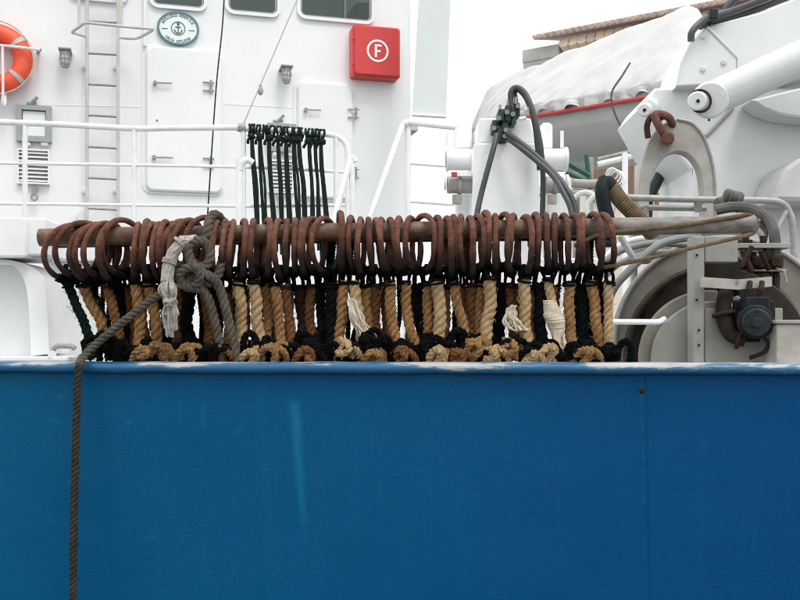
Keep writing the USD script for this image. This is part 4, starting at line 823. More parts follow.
for k in range(60):
    dx = g.normal(0, 5.4); e = g.uniform(308, 338)
    fs.append(tube(catmull(PP([(168 + dx * .45, 280, 2.998 + g.uniform(-.012, .012)), (167 + dx, 290, 2.985 + g.uniform(-.018, .018)), (170 + dx * .55, 302, 2.99 + g.uniform(-.012, .012)), (170 + dx * .9, 314, 2.995 + g.uniform(-.012, .012)), (171 + dx * .6 + g.uniform(-2, 2), e, 3.0)]), 6), .0032, 5))
fs.append(tangle(P(170, 302, 2.985), .018, .005, 5, 4))
part('frayed_end', join(fs), 'grey_fibre', hw, label='frayed pale grey strands')
# thin brown line lashed round the grey end of the bar
lb_ = thing('lashing_line', 'thin brown line looped round the grey right end of the bar', 'line', P(753, 224, 3.15))
part('rope', rope(PP([(575, 246, 3.10), (600, 234.5, 3.112), (640, 230, 3.118), (690, 224, 3.118), (730, 217.5, 3.12), (745, 215, 3.13), (754, 217, 3.15), (757.5, 224, 3.16), (755, 231, 3.15), (750, 234.5, 3.13), (730, 239.5, 3.10), (690, 248.5, 3.08), (650, 258, 3.08), (614, 265.5, 3.10), (600, 268, 3.13)]), .0072, n=9, sides=6), 'thin_rope', lb_)

# ------------------------------------------------------------------ winch at the right
wn = thing('trawl_winch', 'grey steel trawl winch with round drum flanges at the right', 'winch', P(706, 360, 3.8))
c = P(722, 344, 4.15); rB = 108 / F * 4.15
def disc(c, r, t, yaw, hole=0.0, b=.006):
    p = sg.Point(0, 0).buffer(r, quad_segs=40); m = soften(p, t, b); a = math.radians(yaw); ca, sa = math.cos(a), math.sin(a); v = m.vertices
    return trimesh.Trimesh(np.stack([v[:, 0] * ca - v[:, 1] * sa, v[:, 0] * sa + v[:, 1] * ca, v[:, 2]], 1) + c, m.faces, process=False)
part('rear_flange', disc(c, rB, .03, -10), 'winch_steel', wn)
part('rear_flange_rim', tube([*ring_path(c + [.004, -.01, 0], (math.sin(math.radians(-10)), -math.cos(math.radians(-10)), 0), rB * .985, 90)], .011, 8, closed=True), 'galvanised', wn)
part('drum', cyl(P(714, 356, 3.74), P(720, 346, 4.14), .345, 48), 'recess_shadow', wn)  # drum and turns added dark to paint the black shadow between the flanges
part('wire_turns', join([torus(P(714 + 6 * k / 11, 356 - 10 * k / 11, 3.75 + .036 * k), (0, 1, 0), .347, .013, 60, 6) for k in range(11)]), 'recess_shadow', wn)
c2 = P(709, 358, 3.62); rS = 68 / F * 3.62
part('front_flange', disc(c2, rS, .04, -6), 'winch_steel', wn)
c3 = P(712, 360, 3.585); part('front_plate', disc(c3, rS * .86, .03, -4), 'winch_plate', wn)
part('post', box(P(693.5, 0, 3.5)[0], P(704.5, 0, 3.5)[0], 3.5, 3.58, 1.2, P(0, 236, 3.5)[2], .004), 'winch_plate', wn)
part('upper_panel', box(P(705, 0, 3.52)[0], P(738, 0, 3.52)[0], 3.52, 3.60, P(0, 262, 3.52)[2], P(0, 236, 3.52)[2], .003), 'winch_plate', wn)
part('panel_backing', box(P(705, 0, 3.66)[0], P(741, 0, 3.66)[0], 3.66, 3.70, P(0, 312, 3.66)[2], P(0, 262, 3.66)[2]), 'dark_iron', wn)
part('lower_panel', box(P(705, 0, 3.53)[0], P(783, 0, 3.53)[0], 3.53, 3.57, 1.2, P(0, 308, 3.53)[2], .003), 'winch_plate', wn)
br_ = PP([(702, 282, 3.46), (738, 284.5, 3.46), (772, 281.5, 3.50)]); h = .0185
part('bracket_bar', [trimesh.convex.convex_hull(np.array([p + d_ for p in br_[k:k + 2] for d_ in ([0, 0, h], [0, 0, -h], [0, .02, h], [0, .02, -h])])) for k in (0, 1)], 'steel', wn)
part('bolt', cyl(P(738, 281, 3.452), P(738, 281, 3.47), .006, 8), 'galvanised', wn)
for x, y in ((697, 255), (697, 300), (699, 330), (699, 345)): part('bolt', cyl(P(x, y, 3.493), P(x, y, 3.51), .0045, 8), 'dark_iron', wn)
part('brake_lever', tube(catmull(PP([(604, 322, 3.5), (640, 322, 3.5), (656, 322, 3.5), (661, 321, 3.52), (664, 319, 3.6)]), 6), .0105, 12), 'white_gear', wn)
part('elbow_pipe', tube(catmull(PP([(729, 286, 3.56), (724, 300, 3.52), (724, 318, 3.50), (731, 334, 3.49), (746, 340, 3.47)]), 8), .027, 16), 'dark_iron', wn)
for a_, b_ in (((728.6, 288, 3.555), (727.6, 291.5, 3.55)), ((723.4, 312, 3.502), (724.2, 315.5, 3.50)), ((738, 337.6, 3.485), (741.5, 338.8, 3.48))): part('pipe_flange', cyl(P(*a_), P(*b_), .042, 20, bevel=.003), 'dark_rust', wn)
mo = thing('hydraulic_motor', 'dark blue-black hydraulic motor on the lower winch panel', 'motor', P(755, 345, 3.45))
part('casing', [cyl(P(752, 320, 3.53), P(756, 322, 3.40), .062, 32, bevel=.008)], 'blue_motor', mo)
part('mounting_flange', [box(P(733, 0, 3.515)[0], P(775, 0, 3.515)[0], 3.505, 3.528, P(0, 342, 3.51)[2], P(0, 300, 3.51)[2], .008)], 'dark_iron', mo)
part('end_cover', [cyl(P(756, 322, 3.402), P(757, 322.5, 3.372), .050, 32, bevel=.006), cyl(P(757, 322.5, 3.375), P(757.3, 322.6, 3.36), .018, 16, bevel=.003)], 'black_rubber', mo)
for k_ in range(8): part('bolt', cyl(P(756.5 + 11.5 * math.cos(k_ * .785), 322 + 11.5 * math.sin(k_ * .785), 3.385), P(757 + 11.5 * math.cos(k_ * .785), 322.3 + 11.5 * math.sin(k_ * .785), 3.364), .0055, 6), 'black_rubber', mo)
part('port_block', box(P(744, 0, 3.44)[0], P(768, 0, 3.44)[0], 3.42, 3.49, P(0, 309, 3.44)[2], P(0, 297, 3.44)[2], .005), 'blue_motor', mo)
for x_ in (749, 761): part('hose_fitting', [cyl(P(x_, 298, 3.45), P(x_, 290, 3.45), .014, 6), cyl(P(x_, 291, 3.45), P(x_ + 1, 282, 3.47), .010, 12)], 'dark_iron', mo)
part('drain_pipe', tube(catmull(PP([(764, 338, 3.42), (768, 344, 3.42), (764, 352, 3.43), (750, 358, 3.46)]), 6), .008, 8), 'dark_iron', mo)
# hoses curling over the rear flange
for i, (pts, r, m_, lab) in enumerate([([(600, 330, 4.0), (612, 292, 3.98), (628, 272, 3.97), (650, 251, 3.97), (668, 241, 3.98), (700, 236, 4.0)], .017, 'grey_hose', 'grey hose lying along the top edge of the big drum flange'),
                               ([(603, 262, 4.1), (625, 249, 4.1), (655, 243, 4.1), (690, 245, 4.1)], .015, 'grey_hose', 'upper grey hose behind the thin brown line'),
                               ([(604, 277, 4.05), (622, 262, 4.05), (650, 253, 4.06), (675, 252, 4.08)], .013, 'grey_hose', 'lower grey hose behind the thin brown line'),
                               ([(604, 258, 4.2), (618, 246, 4.2), (632, 240, 4.2), (650, 237, 4.2)], .012, 'white_rail', 'white hose close to the last ring')]):
    solo('hose', tube(catmull(PP(pts), 8), r, 10), m_, lab, 'hose')
part('strut', tube(PP([(620, 236, 3.9), (636, 262, 3.9)]), .014, 8), 'galvanised', wn)
part('cross_beam', [box(P(636, 0, 4.3)[0], P(742, 0, 4.3)[0], 4.3, 4.42, P(0, 262, 4.3)[2], P(0, 232, 4.3)[2], .005)], 'winch_steel', wn)
# grey box at the lower right
gb = thing('grey_locker', 'plain grey metal box at the right edge beside the winch', 'box', P(790, 360, 3.4))
part('body', box(P(777, 0, 3.35)[0], P(850, 0, 3.35)[0], 3.35, 3.7, 1.2, P(0, 324, 3.35)[2], .004), 'steel', gb)
part('lid', box(P(775.5, 0, 3.34)[0], P(852, 0, 3.34)[0], 3.34, 3.71, P(0, 324, 3.35)[2] + .001, P(0, 320, 3.35)[2], .003), 'winch_plate', gb)

# inverted-U gallows plate and its shackle
ua = thing('steel_arch', 'grey steel inverted-U arch plate with a rusty shackle on top', 'arch', P(677, 260, 4.6))
outer = [(637, 262), (638, 205), (640, 175), (645, 152), (653, 134), (664, 123), (678, 119), (693, 123), (704, 135), (711, 152), (715.5, 172), (717, 200), (717, 262)]
inner = [(703.5, 262), (703.5, 205), (701, 175), (696, 162), (688, 154), (678, 151.5), (668, 155), (659, 164), (653, 177), (649.5, 195), (649, 262)]
cr = lambda l: [tuple(p[[0, 2]]) for p in catmull(PP([(x, y, 4.6) for x, y in l]), 5)]
poly = sg.Polygon(cr(outer) + cr(inner)).buffer(0)
part('plate', shift(soften(poly, .07, .005), [0, 4.6, 0]), 'steel', ua)
part('edge_strip', tube(catmull(PP([(x, y, 4.597) for x, y in outer[6:]]), 5) - [.006, 0, 0], .007, 6), 'galvanised', ua)
sh = thing('rusty_shackle', 'rusty bow shackle hooked through the top of the steel arch', 'shackle', P(660, 140, 4.55))
part('bow', tube(catmull(PP([(668, 141, 4.55), (660, 128, 4.53), (655, 117, 4.53), (658, 114, 4.54), (668, 117, 4.56), (672, 124, 4.6), (672, 134, 4.68)]), 7), .019, 12), 'shackle_rust', sh)
part('link', tube(catmull(PP([(648, 138, 4.55), (647, 126, 4.55), (651, 117, 4.55), (659, 115, 4.55), (663, 120, 4.55)]), 7), .014, 10), 'dark_rust', sh)
part('pin', cyl(P(668, 138, 4.5), P(668, 138, 4.7), .030, 16, bevel=.006), 'shackle_rust', sh)

# bent pipe rails behind the bar
pr = thing('bent_pipe_rail', 'grey bent pipe frame behind the bar end at the far right', 'pipe rail', P(790, 320, 4.3))
part('pipe', tube(catmull([*PP([(628, 197.5, 4.35), (700, 199.5, 4.35), (765, 200.5, 4.35), (781, 203, 4.35), (789, 212, 4.35), (793, 235, 4.35), (795, 330, 4.35)]), np.array([*P(795, 330, 4.35)[:2], 1.2])], 8), .0155, 12), 'galvanised', pr)
part('pipe', tube(PP([(640, 207.5, 4.4), (706, 208.5, 4.4)]), .014, 10), 'galvanised', pr)
part('brace', tube(PP([(788, 209, 4.35), (776, 231, 4.33)]), .011, 10), 'galvanised', pr)
part('lug', cyl(P(698, 198, 4.35), P(698, 211, 4.38), .018, 10), 'galvanised', pr); part('lug', cyl(P(645, 206, 4.4), P(645, 214, 4.4), .018, 10), 'galvanised', pr)
part('leg', [tube([P(634, 198, 4.36), np.array([*P(634, 198, 4.36)[:2], 1.2])], .0155, 10)], 'galvanised', pr)
# hydraulic hoses and valve stack at the far right
vs = thing('valve_stack', 'dark rusty valve stack with levers between the bar end and pipe rail', 'valve', P(758, 285, 3.75))
for x, y0, y1 in ((745, 232, 280), (753, 252, 290), (763, 236, 285), (776, 262, 310), (740, 258, 300), (758, 262, 310), (749, 240, 300), (770, 268, 320)): part('stem', cyl(P(x, y0, 3.8), P(x, y1 + 30, 3.8), .013, 12), 'dark_iron', vs)
for k_, (xa, ya, xb, yb, r_) in enumerate([(742, 250, 752, 272, .012), (752, 246, 741, 268, .010), (760, 250, 769, 270, .010), (766, 278, 757, 300, .014), (744, 288, 760, 312, .016), (770, 300, 781, 330, .013), (737, 272, 742, 296, .015), (750, 300, 744, 322, .016)]):
    part('pipe_piece', cyl(P(xa, ya, 3.74 - .015 * (k_ % 3)), P(xb, yb, 3.74 - .012 * (k_ % 2)), r_, 10, bevel=.003), 'dark_iron' if k_ % 3 else 'dark_rust', vs)
part('back_casting', [box(P(737, 0, 3.88)[0], P(768, 0, 3.88)[0], 3.87, 3.95, P(0, 330, 3.88)[2], P(0, 268, 3.88)[2], .01)], 'dark_iron', vs)
part('cross_plate', box(P(738, 0, 3.78)[0], P(789, 0, 3.78)[0], 3.76, 3.86, P(0, 248.5, 3.78)[2], P(0, 243.5, 3.78)[2], .002), 'winch_plate', vs)
part('cross_plate', box(P(740, 0, 3.78)[0], P(786, 0, 3.78)[0], 3.77, 3.84, P(0, 271.5, 3.78)[2], P(0, 269.5, 3.78)[2], .002), 'galvanised', vs)
for x, y, r in ((744, 262, .022), (758, 262, .024), (776, 262, .028), (767, 256, .018), (748, 276, .026), (762, 280, .03)): part('valve_body', [cyl(P(x, y - 6, 3.78), P(x, y + 6, 3.78), r, 12, bevel=.005), cyl(P(x, y, 3.78 - r - .012), P(x, y, 3.78), r * .6, 6)], 'dark_rust' if r > .023 else 'dark_iron', vs)
part('lever', [tube(PP([(776, 268, 3.76), (784, 271, 3.74), (787, 282, 3.74)]), .004, 6), tube(PP([(740, 256, 3.76), (750, 268, 3.74)]), .006, 6)], 'galvanised', vs)
part('pipe_run', [tube(catmull(PP([(776, 275, 3.8), (775, 295, 3.78), (770, 310, 3.7), (764, 318, 3.55)]), 6), .016, 10), tube(catmull(PP([(748, 285, 3.75), (740, 295, 3.7), (728, 300, 3.62)]), 6), .02, 10), tube(PP([(778, 300, 3.9), (786, 320, 3.9)]), .01, 8)], 'dark_iron', vs)
for i, (pts, r, m_, lab) in enumerate([([(716, 210, 3.9), (732, 207, 3.88), (748, 208, 3.86), (762, 214, 3.84), (771, 224, 3.82), (775, 240, 3.8), (775, 262, 3.8)], .022, 'dirty_hose', 'thick grey hydraulic hose arching down behind the bar end'),
                               ([(745, 222, 3.88), (754, 226, 3.86), (762, 236, 3.82), (764, 250, 3.8)], .012, 'grey_hose', 'thin grey hose under the thick arched hose'),
                               ([(760, 222, 3.86), (765, 232, 3.84), (763, 246, 3.8)], .012, 'dirty_hose', 'short dirty hose entering the valve stack'),
                               ([(738, 225, 3.95), (746, 236, 3.92), (744, 262, 3.82), (756, 284, 3.78), (752, 300, 3.7)], .014, 'dirty_hose', 'grimy hose dropping behind the bar end')]):
    solo('hydraulic_hose', tube(catmull(PP(pts), 8), r, 10), m_, lab, 'hose')
fi = thing('pipe_coupling', 'dirty brown pipe coupling lump beside the arch foot', 'coupling', P(732, 205, 4.2))
part('body', [cyl(P(716, 206, 4.2), P(732, 203, 4.2), .036, 16, bevel=.008), cyl(P(724, 195, 4.18), P(742, 200, 4.18), .032, 16, bevel=.008)] + [cyl(P(x_, 198 + (x_ - 724) * .28, 4.178), P(x_ + 2, 198.5 + (x_ - 724) * .28, 4.178), .037, 16, bevel=.002) for x_ in (727, 735)], 'dirty_hose', fi)
part('red_cap', cyl(P(735, 206, 4.16), P(738, 208, 4.1), .022, 12, bevel=.004), 'dark_rust', fi)
# canvas-wrapped hose with black collar right of the last ring
ch = thing('wrapped_hose', 'tan twine-wrapped thick hose with black collar behind the bar', 'hose', P(632, 212, 3.55))
pth_ = catmull(PP([(609, 186, 3.52), (615, 193, 3.52), (622, 202, 3.52), (632, 212, 3.53), (642, 222, 3.55), (652, 234, 3.6)]), 8)
part('core', tube(pth_, .026, 14), 'thin_rope', ch)
s = np.linspace(0, 1, 900); base = np.stack([np.interp(s, np.linspace(0, 1, len(pth_)), pth_[:, j]) for j in range(3)], 1); tt, uu, ww = frames(base); an = (s * 2 * np.pi * 30)[:, None]
part('twine_serving', tube(base + .0265 * (np.cos(an) * uu + np.sin(an) * ww), .0042, 5), 'thin_rope', ch)
part('collar', [cyl(P(603, 181, 3.52), P(612, 189, 3.52), .034, 18, bevel=.008), tube(catmull(PP([(605, 180, 3.52), (602, 190, 3.5), (604, 205, 3.5), (608, 222, 3.5), (606, 245, 3.48)]), 6), .026, 12)], 'blue_motor', ch)

# ------------------------------------------------------------------ crane pedestal with twin drums (centre)
cp = thing('crane_pedestal', 'white hydraulic winch pedestal with side drums behind the rings', 'winch pedestal', (*P(507, 300, 6.0)[:2], DK))
Yp = 6.0
def taper(x0, x1, y0, X0, X1, y1, Ya, d, b=.01):
    a = [(x0, y0), (x1, y0), (X1, y1), (X0, y1)]; p = sg.Polygon([tuple(P(x, y, Ya)[[0, 2]]) for x, y in a]).buffer(-.012).buffer(.012)
    return shift(soften(p, d, b), [0, Ya, 0])
part('housing', taper(474, 539, 143, 468, 542, 470, Yp, .55), 'white_gear', cp)
part('upper_housing', taper(479, 531, 118, 477, 536, 143, Yp + .08, .4), 'white_gear', cp)
part('base', box(P(440, 0, 6.1)[0], P(600, 0, 6.1)[0], 6.1, 6.9, DK, P(0, 258, 6.1)[2], .01), 'white_gear', cp)
for s, (a, b) in enumerate(((446, 472), (541, 566))):
    part('drum', cyl(P(a, 159.5, 6.25), P(b, 159.5, 6.25), .070, 24, bevel=.008), 'white_gear', cp)
    part('motor', [cyl(P(a + (1 if s == 0 else 4), 185, 6.15), P(b - (0 if s == 0 else 3), 185, 6.15), .055, 20, bevel=.006), cyl(P(a + 12, 185, 6.15), P(a + 15, 185, 6.15), .066, 20), cyl(P(a + 11, 195, 6.12), P(a + 11, 204, 6.12), .03, 12)], 'steel', cp)
    part('end_cover', [cyl(P(a + (0 if s == 0 else 23), 159.5, 6.25), P(a + (2 if s == 0 else 26), 159.5, 6.25), .079, 24), cyl(P(a - 2 if s == 0 else b, 182, 6.15), P(a if s == 0 else b + 2, 182, 6.15), .05, 16)], 'white_gear', cp)
    x = (456, 472) if s == 0 else (541, 553); part('shoulder', box(P(x[0], 0, 6.3)[0], P(x[1], 0, 6.3)[0], 6.3, 6.6, P(0, 150, 6.3)[2], P(0, 122, 6.3)[2], .02), 'white_gear', cp)
    q = 447.5 if s == 0 else 562; part('pin', cyl(P(q, 148, 6.3), P(q, 131, 6.3), .012, 10), 'white_rail', cp)
    part('cheek', box(P(455 if s == 0 else 545, 0, 6.4)[0], P(474 if s == 0 else 572, 0, 6.4)[0], 6.32, 6.5, P(0, 240, 6.4)[2], P(0, 195, 6.4)[2], .01), 'white_gear', cp)
part('red_tag', box(P(451.5, 0, 6.05)[0], P(457, 0, 6.05)[0], 6.05, 6.09, P(0, 176, 6.05)[2], P(0, 172, 6.05)[2]), 'red_stripe', cp)
part('link_arm', box(P(457, 0, 6.06)[0], P(472, 0, 6.06)[0], 6.06, 6.10, P(0, 176, 6.06)[2], P(0, 172, 6.06)[2]), 'white_gear', cp)
vb = thing('valve_block', 'dark green hydraulic valve block on top of the white pedestal', 'valve block', P(505, 142, 6.0))
for k, (x0, x1, y0, y1) in enumerate([(492, 497, 121, 132), (497, 503, 128, 141), (502, 508, 116, 140), (505, 511, 106, 122), (511, 516, 110, 124), (514, 520, 103, 116), (498, 504, 110, 122)]):
    part('spool_section', box(P(x0, 0, 5.96)[0], P(x1, 0, 5.96)[0], 5.93 + .012 * (k % 3), 6.07, P(0, y1, 5.96)[2], P(0, y0, 5.96)[2], .004), 'green_paint' if k in (2, 4) else 'dark_green', vb)
part('fitting', [cyl(P(x, y, 5.9), P(x, y, 5.97), .015, 10) for x, y in ((499, 118), (507, 112), (494, 128), (506, 130), (513, 114), (505, 136), (518, 106))] + [cyl(P(x, y, 5.95), P(x, y - 7, 5.95), .009, 8) for x, y in ((500, 112), (508, 107), (516, 104))], 'galvanised', vb)
part('fitting', [cyl(P(524, 110, 5.93), P(529, 110, 5.93), .018, 10), cyl(P(519, 119, 5.93), P(526, 118, 5.93), .012, 10)], 'white_gear', vb)
for pts, r, lab in [([(497, 134, 5.9), (493, 150, 5.86), (487, 172, 5.84), (481, 195, 5.83), (477, 215, 5.8), (475, 240, 5.8)], .0175, 'dark hose running down the left face of the white pedestal'),
               ([(507, 133, 5.9), (518, 141, 5.86), (535, 155, 5.82), (552, 171, 5.78), (565, 187, 5.72), (574, 205, 5.68), (578, 235, 5.65)], .0185, 'upper of two dark hoses slanting across the pedestal to the right'),
               ([(509, 139, 5.9), (521, 148, 5.84), (538, 162, 5.79), (553, 176, 5.74), (563, 192, 5.68), (571, 210, 5.64), (574, 240, 5.6)], .0175, 'lower of two dark hoses slanting across the pedestal to the right'),
               ([(514, 114, 5.95), (511, 102, 5.95), (511, 92, 5.95), (516, 87.5, 5.95), (524, 92, 5.93), (531, 106, 5.9), (537, 128, 5.88), (541, 150, 5.87), (543, 180, 5.87), (542, 225, 5.87)], .0175, 'outer jet-black hose looping above the valve block and down the pedestal'),
               ([(517, 112, 5.98), (516, 100, 5.98), (515, 93, 5.98), (518, 90, 5.98), (526, 99, 5.97), (533, 118, 5.95), (536, 138, 5.94), (539, 170, 5.92)], .013, 'inner jet-black hose in the loop above the valve block')]:
    solo('pedestal_hose', tube(catmull(PP(pts), 9), r, 12), 'black_hose', lab, 'hose')
# deck gear behind the last rings
dg = thing('pipe_manifold', 'cluster of pale pipes and green frame right of the pedestal', 'pipes', (*P(590, 210, 6.4)[:2], DK))
part('pipe', [tube(catmull(PP([(556, 206, 6.4), (562, 197, 6.4), (572, 193, 6.4), (600, 192, 6.4)]), 6), .022, 10), tube(catmull(PP([(572, 183, 6.4), (590, 184, 6.4), (604, 183, 6.4)]), 6), .03, 12)], 'steel', dg)
part('pipe', [tube(ring_path(P(585, 205, 6.35), (.25, 1, 0), .085, 40), .018, 8, closed=True), tube(ring_path(P(600, 208, 6.3), (.25, 1, 0), .085, 40), .018, 8, closed=True)], 'white_rail', dg)
part('green_frame', [tube(PP([(566, 162, 6.9), (590, 176, 6.9)]), .024, 6), tube(PP([(566, 172, 6.9), (588, 182, 6.9)]), .022, 6), tube(PP([(586, 155, 6.9), (590, 190, 6.9)]), .02, 6)], 'green_paint', dg)
part('upright', [box(P(589, 0, 6.9)[0], P(595, 0, 6.9)[0], 6.95, 7.02, DK, P(0, 156, 6.9)[2], .004), box(P(574, 0, 6.5)[0], P(580, 0, 6.5)[0], 6.5, 6.56, DK, P(0, 186, 6.5)[2], .004)], 'steel', dg)

# ------------------------------------------------------------------ crane at the right
cr_ = thing('deck_crane', 'big white deck crane with boom and hydraulic ram at the right', 'crane', (*P(760, 200, 5.6)[:2], DK))
body = [(655, 88), (644, 104), (652, 118), (664, 140), (674, 152), (691, 170), (692, 520), (900, 520), (900, 88)]
part('column', shift(soften(sg.Polygon([tuple(P(x, y, 5.7)[[0, 2]]) for x, y in body]), .7, .012), [0, 5.7, 0]), 'crane_paint', cr_)
boom = [(707, 26), (692, 41), (683, 60), (676, 87), (730, 87), (905, 60), (905, -48), (800, -4), (760, 12)]
part('boom', shift(soften(sg.Polygon([tuple(P(x, y, 5.62)[[0, 2]]) for x, y in boom]), .45, .012), [0, 5.62, 0]), 'crane_paint', cr_)
gus = [(706, 27), (690, 42), (681, 62), (676, 86), (712, 84), (737, 70), (737, 58)]
part('gusset_plate', shift(soften(sg.Polygon([tuple(P(x, y, 5.60)[[0, 2]]) for x, y in gus]), .019, .006), [0, 5.60, 0]), 'crane_paint', cr_)
part('weld_bead', tube(PP([(707.5, 27, 5.60), (738, 58, 5.60), (738, 68, 5.60)]), .009, 8), 'crane_paint', cr_)
for x, y in ((703, 36), (724, 62), (703, 69)): part('bolt', cyl(P(x, y, 5.585), P(x, y, 5.605), .016, 12, bevel=.005), 'crane_paint', cr_)
ra, rb2 = P(716, 97, 5.35), P(905, 10, 5.15)
part('ram_cylinder', cyl(ra, rb2, .096, 36, bevel=.012), 'crane_paint', cr_)
part('ram_eye', [cyl(P(710, 100, 5.28), P(710, 100, 5.46), .102, 28, bevel=.012)], 'crane_paint', cr_)
part('ram_pin', [cyl(P(697, 101, 5.20), P(699, 101, 5.45), .052, 22, bevel=.008)], 'crane_paint', cr_); part('pin_collar', [torus(P(700, 101, 5.26), (.05, -1, 0), .060, .007, 28, 8)], 'dark_rust', cr_)
part('pivot_pin', [cyl(P(644, 110, 5.52), P(648, 109, 5.72), .040, 20, bevel=.008), cyl(P(648, 108, 5.60), P(652, 107, 5.75), .054, 20, bevel=.008)], 'crane_paint', cr_)
part('grease_nipple', [cyl(P(644.5, 110, 5.515), P(644.5, 110, 5.525), .010, 8), cyl(P(698, 101, 5.193), P(698, 101, 5.205), .010, 8), cyl(P(709, 117, 5.33), P(709, 121, 5.33), .006, 8)], 'dark_iron', cr_)
part('web_line', tube(PP([(733, 108, 5.69), (706, 136, 5.69)]), .010, 8), 'steel', cr_)
shl = [(752, 100), (775, 94), (800, 88), (905, 70), (905, 122), (800, 117), (780, 114), (764, 108)]
part('ram_bracket', shift(soften(sg.Polygon([tuple(P(x, y, 5.5)[[0, 2]]) for x, y in shl]), .19, .01), [0, 5.5, 0]), 'crane_paint', cr_)
bv = [(775, 200), (778, 185), (786, 168), (800, 158), (905, 150), (905, 203)]; part('foot_plate', shift(soften(sg.Polygon([tuple(P(x, y, 5.35)[[0, 2]]) for x, y in bv]), .34, .02), [0, 5.35, 0]), 'grey_paint', cr_)
for pts, r, lab in [([(691, 41, 5.5), (692, 32, 5.5), (700, 23, 5.52), (709, 17, 5.55), (722, 14, 5.6), (745, 6, 5.65), (790, -12, 5.7), (850, -38, 5.75)], .020, 'black hose curling over the crane boom tip'),
               ([(700, 27, 5.6), (708, 21, 5.62), (716, 21, 5.65), (740, 15, 5.7), (780, 0, 5.72), (850, -28, 5.78)], .020, 'black hose lying along the crane boom top'),
               ([(722, 19, 5.75), (730, 4, 5.75), (742, -6, 5.75), (760, -18, 5.75)], .024, 'black hose rising from the boom clamp out of view'),]:
    solo('boom_hose', tube(catmull(PP(pts), 9), r, 10), 'black_hose', lab, 'hose')
hc = thing('hose_clamp', 'black clamp block holding the hoses on the boom tip', 'clamp', P(710, 20, 5.6)); part('block', box(P(706, 0, 5.6)[0], P(714, 0, 5.6)[0], 5.52, 5.7, P(0, 23, 5.6)[2], P(0, 13, 5.6)[2], .006), 'black_rubber', hc)

# ------------------------------------------------------------------ covered rescue boat
bt = thing('rescue_boat', 'white rescue boat under a wrinkled tarpaulin with red gunwale stripe', 'boat', P(600, 150, 11.5))
A0, A1 = P(441, 122, 13.0), P(735, 70, 10.0)
ax_ = (A1 - A0); L_ = np.linalg.norm(ax_[:2]); ex = np.array([*ax_[:2] / L_, 0]); ey = np.array([-ex[1], ex[0], 0]); ey = ey if ey[1] > 0 else -ey     # ey away from the viewer
def gun(s):      # near gunwale line: (along, across, z)
    hb = .82 * (1 - (1 - np.clip(s / .42, 0, 1)) ** 2.2 * .93); z = A0[2] + (A1[2] - A0[2]) * (1 - (1 - s) ** 1.25); return hb, z
def ridge(s):            # height of the ridge of the cover above the gunwale
    return np.interp(s, RS, RZ)
def bp_(s, y, z):
    y, z = np.asarray(y, float)[..., None], np.asarray(z, float)[..., None]; return A0 + ex * L_ * s + ey * (y + .82) + np.array([0, 0, 1.0]) * (z - A0[2])
RS, RZ = np.linspace(0, 1, 40), []
for s_ in RS:
    q_ = bp_(s_, 0.0, A0[2]); px_ = CX + q_[0] / q_[1] * F; py_ = np.interp(px_, [470, 475, 483, 515, 545, 600, 650, 686, 693, 703, 712, 760], [112, 100, 88, 74, 62, 38, 20, 5, 6, 13, 40, 70])
    RZ.append(max(.10, CZ - (py_ - HY) / F * q_[1] - gun(s_)[1] - .03))
RZ = np.array(RZ)
def tarp():
    S, T = np.meshgrid(np.linspace(-.035, 1.03, 170), np.linspace(-1, 1, 90), indexing='ij'); V = np.zeros((*S.shape, 3))
    for i in range(S.shape[0]):
        s = S[i, 0]; sc = np.clip(s, 0, 1); hb, zg = gun(sc); rz = ridge(sc) * (.25 + .75 * math.sin(math.pi / 2 * min(1.0, (s + .035) / .09)))
        t = T[i]; at = np.abs(t)
        skirt = .13 + .03 * math.sin(s * 57) + .02 * math.sin(s * 23 + 1) + (.16 if s < .05 else 0)
        side = at > .72; k = np.where(side, (at - .72) / .28, at / .72)
        sag = .09 * np.sin(np.pi * k)
        y = np.where(side, hb + .03 + .012 * np.sin(s * 90), hb * k ** .95 + .03 * k) * np.sign(t)
        z = np.where(side, zg + .03 - k * skirt, zg + .03 + rz * (1 - k ** 1.15) - np.where(side, 0, sag * (1 - k)))
        V[i] = bp_(s, y, z)
    q = np.stack([S * 26 + T * 2.5, T * 3, 0 * S], -1); near = np.clip((np.abs(T) - .25) / .75, 0, 1)
    d = .06 * (meshkit.noise(q, 2) - .5) * (.1 + near ** 2) + .085 * (np.abs(meshkit.noise(np.stack([S * 14 - T * 5, T * 2, 0 * S], -1), 12) - .5) - .25) + .03 * (meshkit.noise(np.stack([S * 9, T * 9, 0 * S], -1), 7) - .5) + .022 * np.sin(S * 110 + 4 * meshkit.noise(q * .5, 8)) * np.clip((np.abs(T) - .6) / .3, 0, 1)
    nn = np.sign(T)[..., None] * ey * np.abs(T)[..., None] + np.array([0, 0, 1.0]) * (1 - .7 * np.abs(T))[..., None]; V += nn * d[..., None]
    a, b = S.shape; i, j = np.meshgrid(np.arange(a - 1), np.arange(b - 1), indexing='ij'); o = (i * b + j).ravel()
    return trimesh.Trimesh(V.reshape(-1, 3), np.vstack([np.c_[o, o + b, o + b + 1], np.c_[o, o + b + 1, o + 1]]), process=False)
part('tarpaulin', tarp(), 'tarp', bt, smooth=True)
def bhull(band=False):
    S = np.linspace(0, 1, 60); T = np.linspace(-1, 1, 41); V = []
    for s in S:
        hb, zg = gun(s); dep = .66 * (1 - .55 * (1 - np.clip(s / .35, 0, 1)) ** 2)
        for t in T:
            a = abs(t); y = hb * np.sign(t) * (1 - max(0, 1 - a * 1.25)) ** .6; z = zg - dep * (1 - a ** 2.4)
            V.append(bp_(s, y, z))
    b = len(T); i, j = np.meshgrid(np.arange(len(S) - 1), np.arange(b - 1), indexing='ij'); o = (i * b + j).ravel()
    return trimesh.Trimesh(np.array(V), np.vstack([np.c_[o, o + b, o + b + 1], np.c_[o, o + b + 1, o + 1]]), process=False)
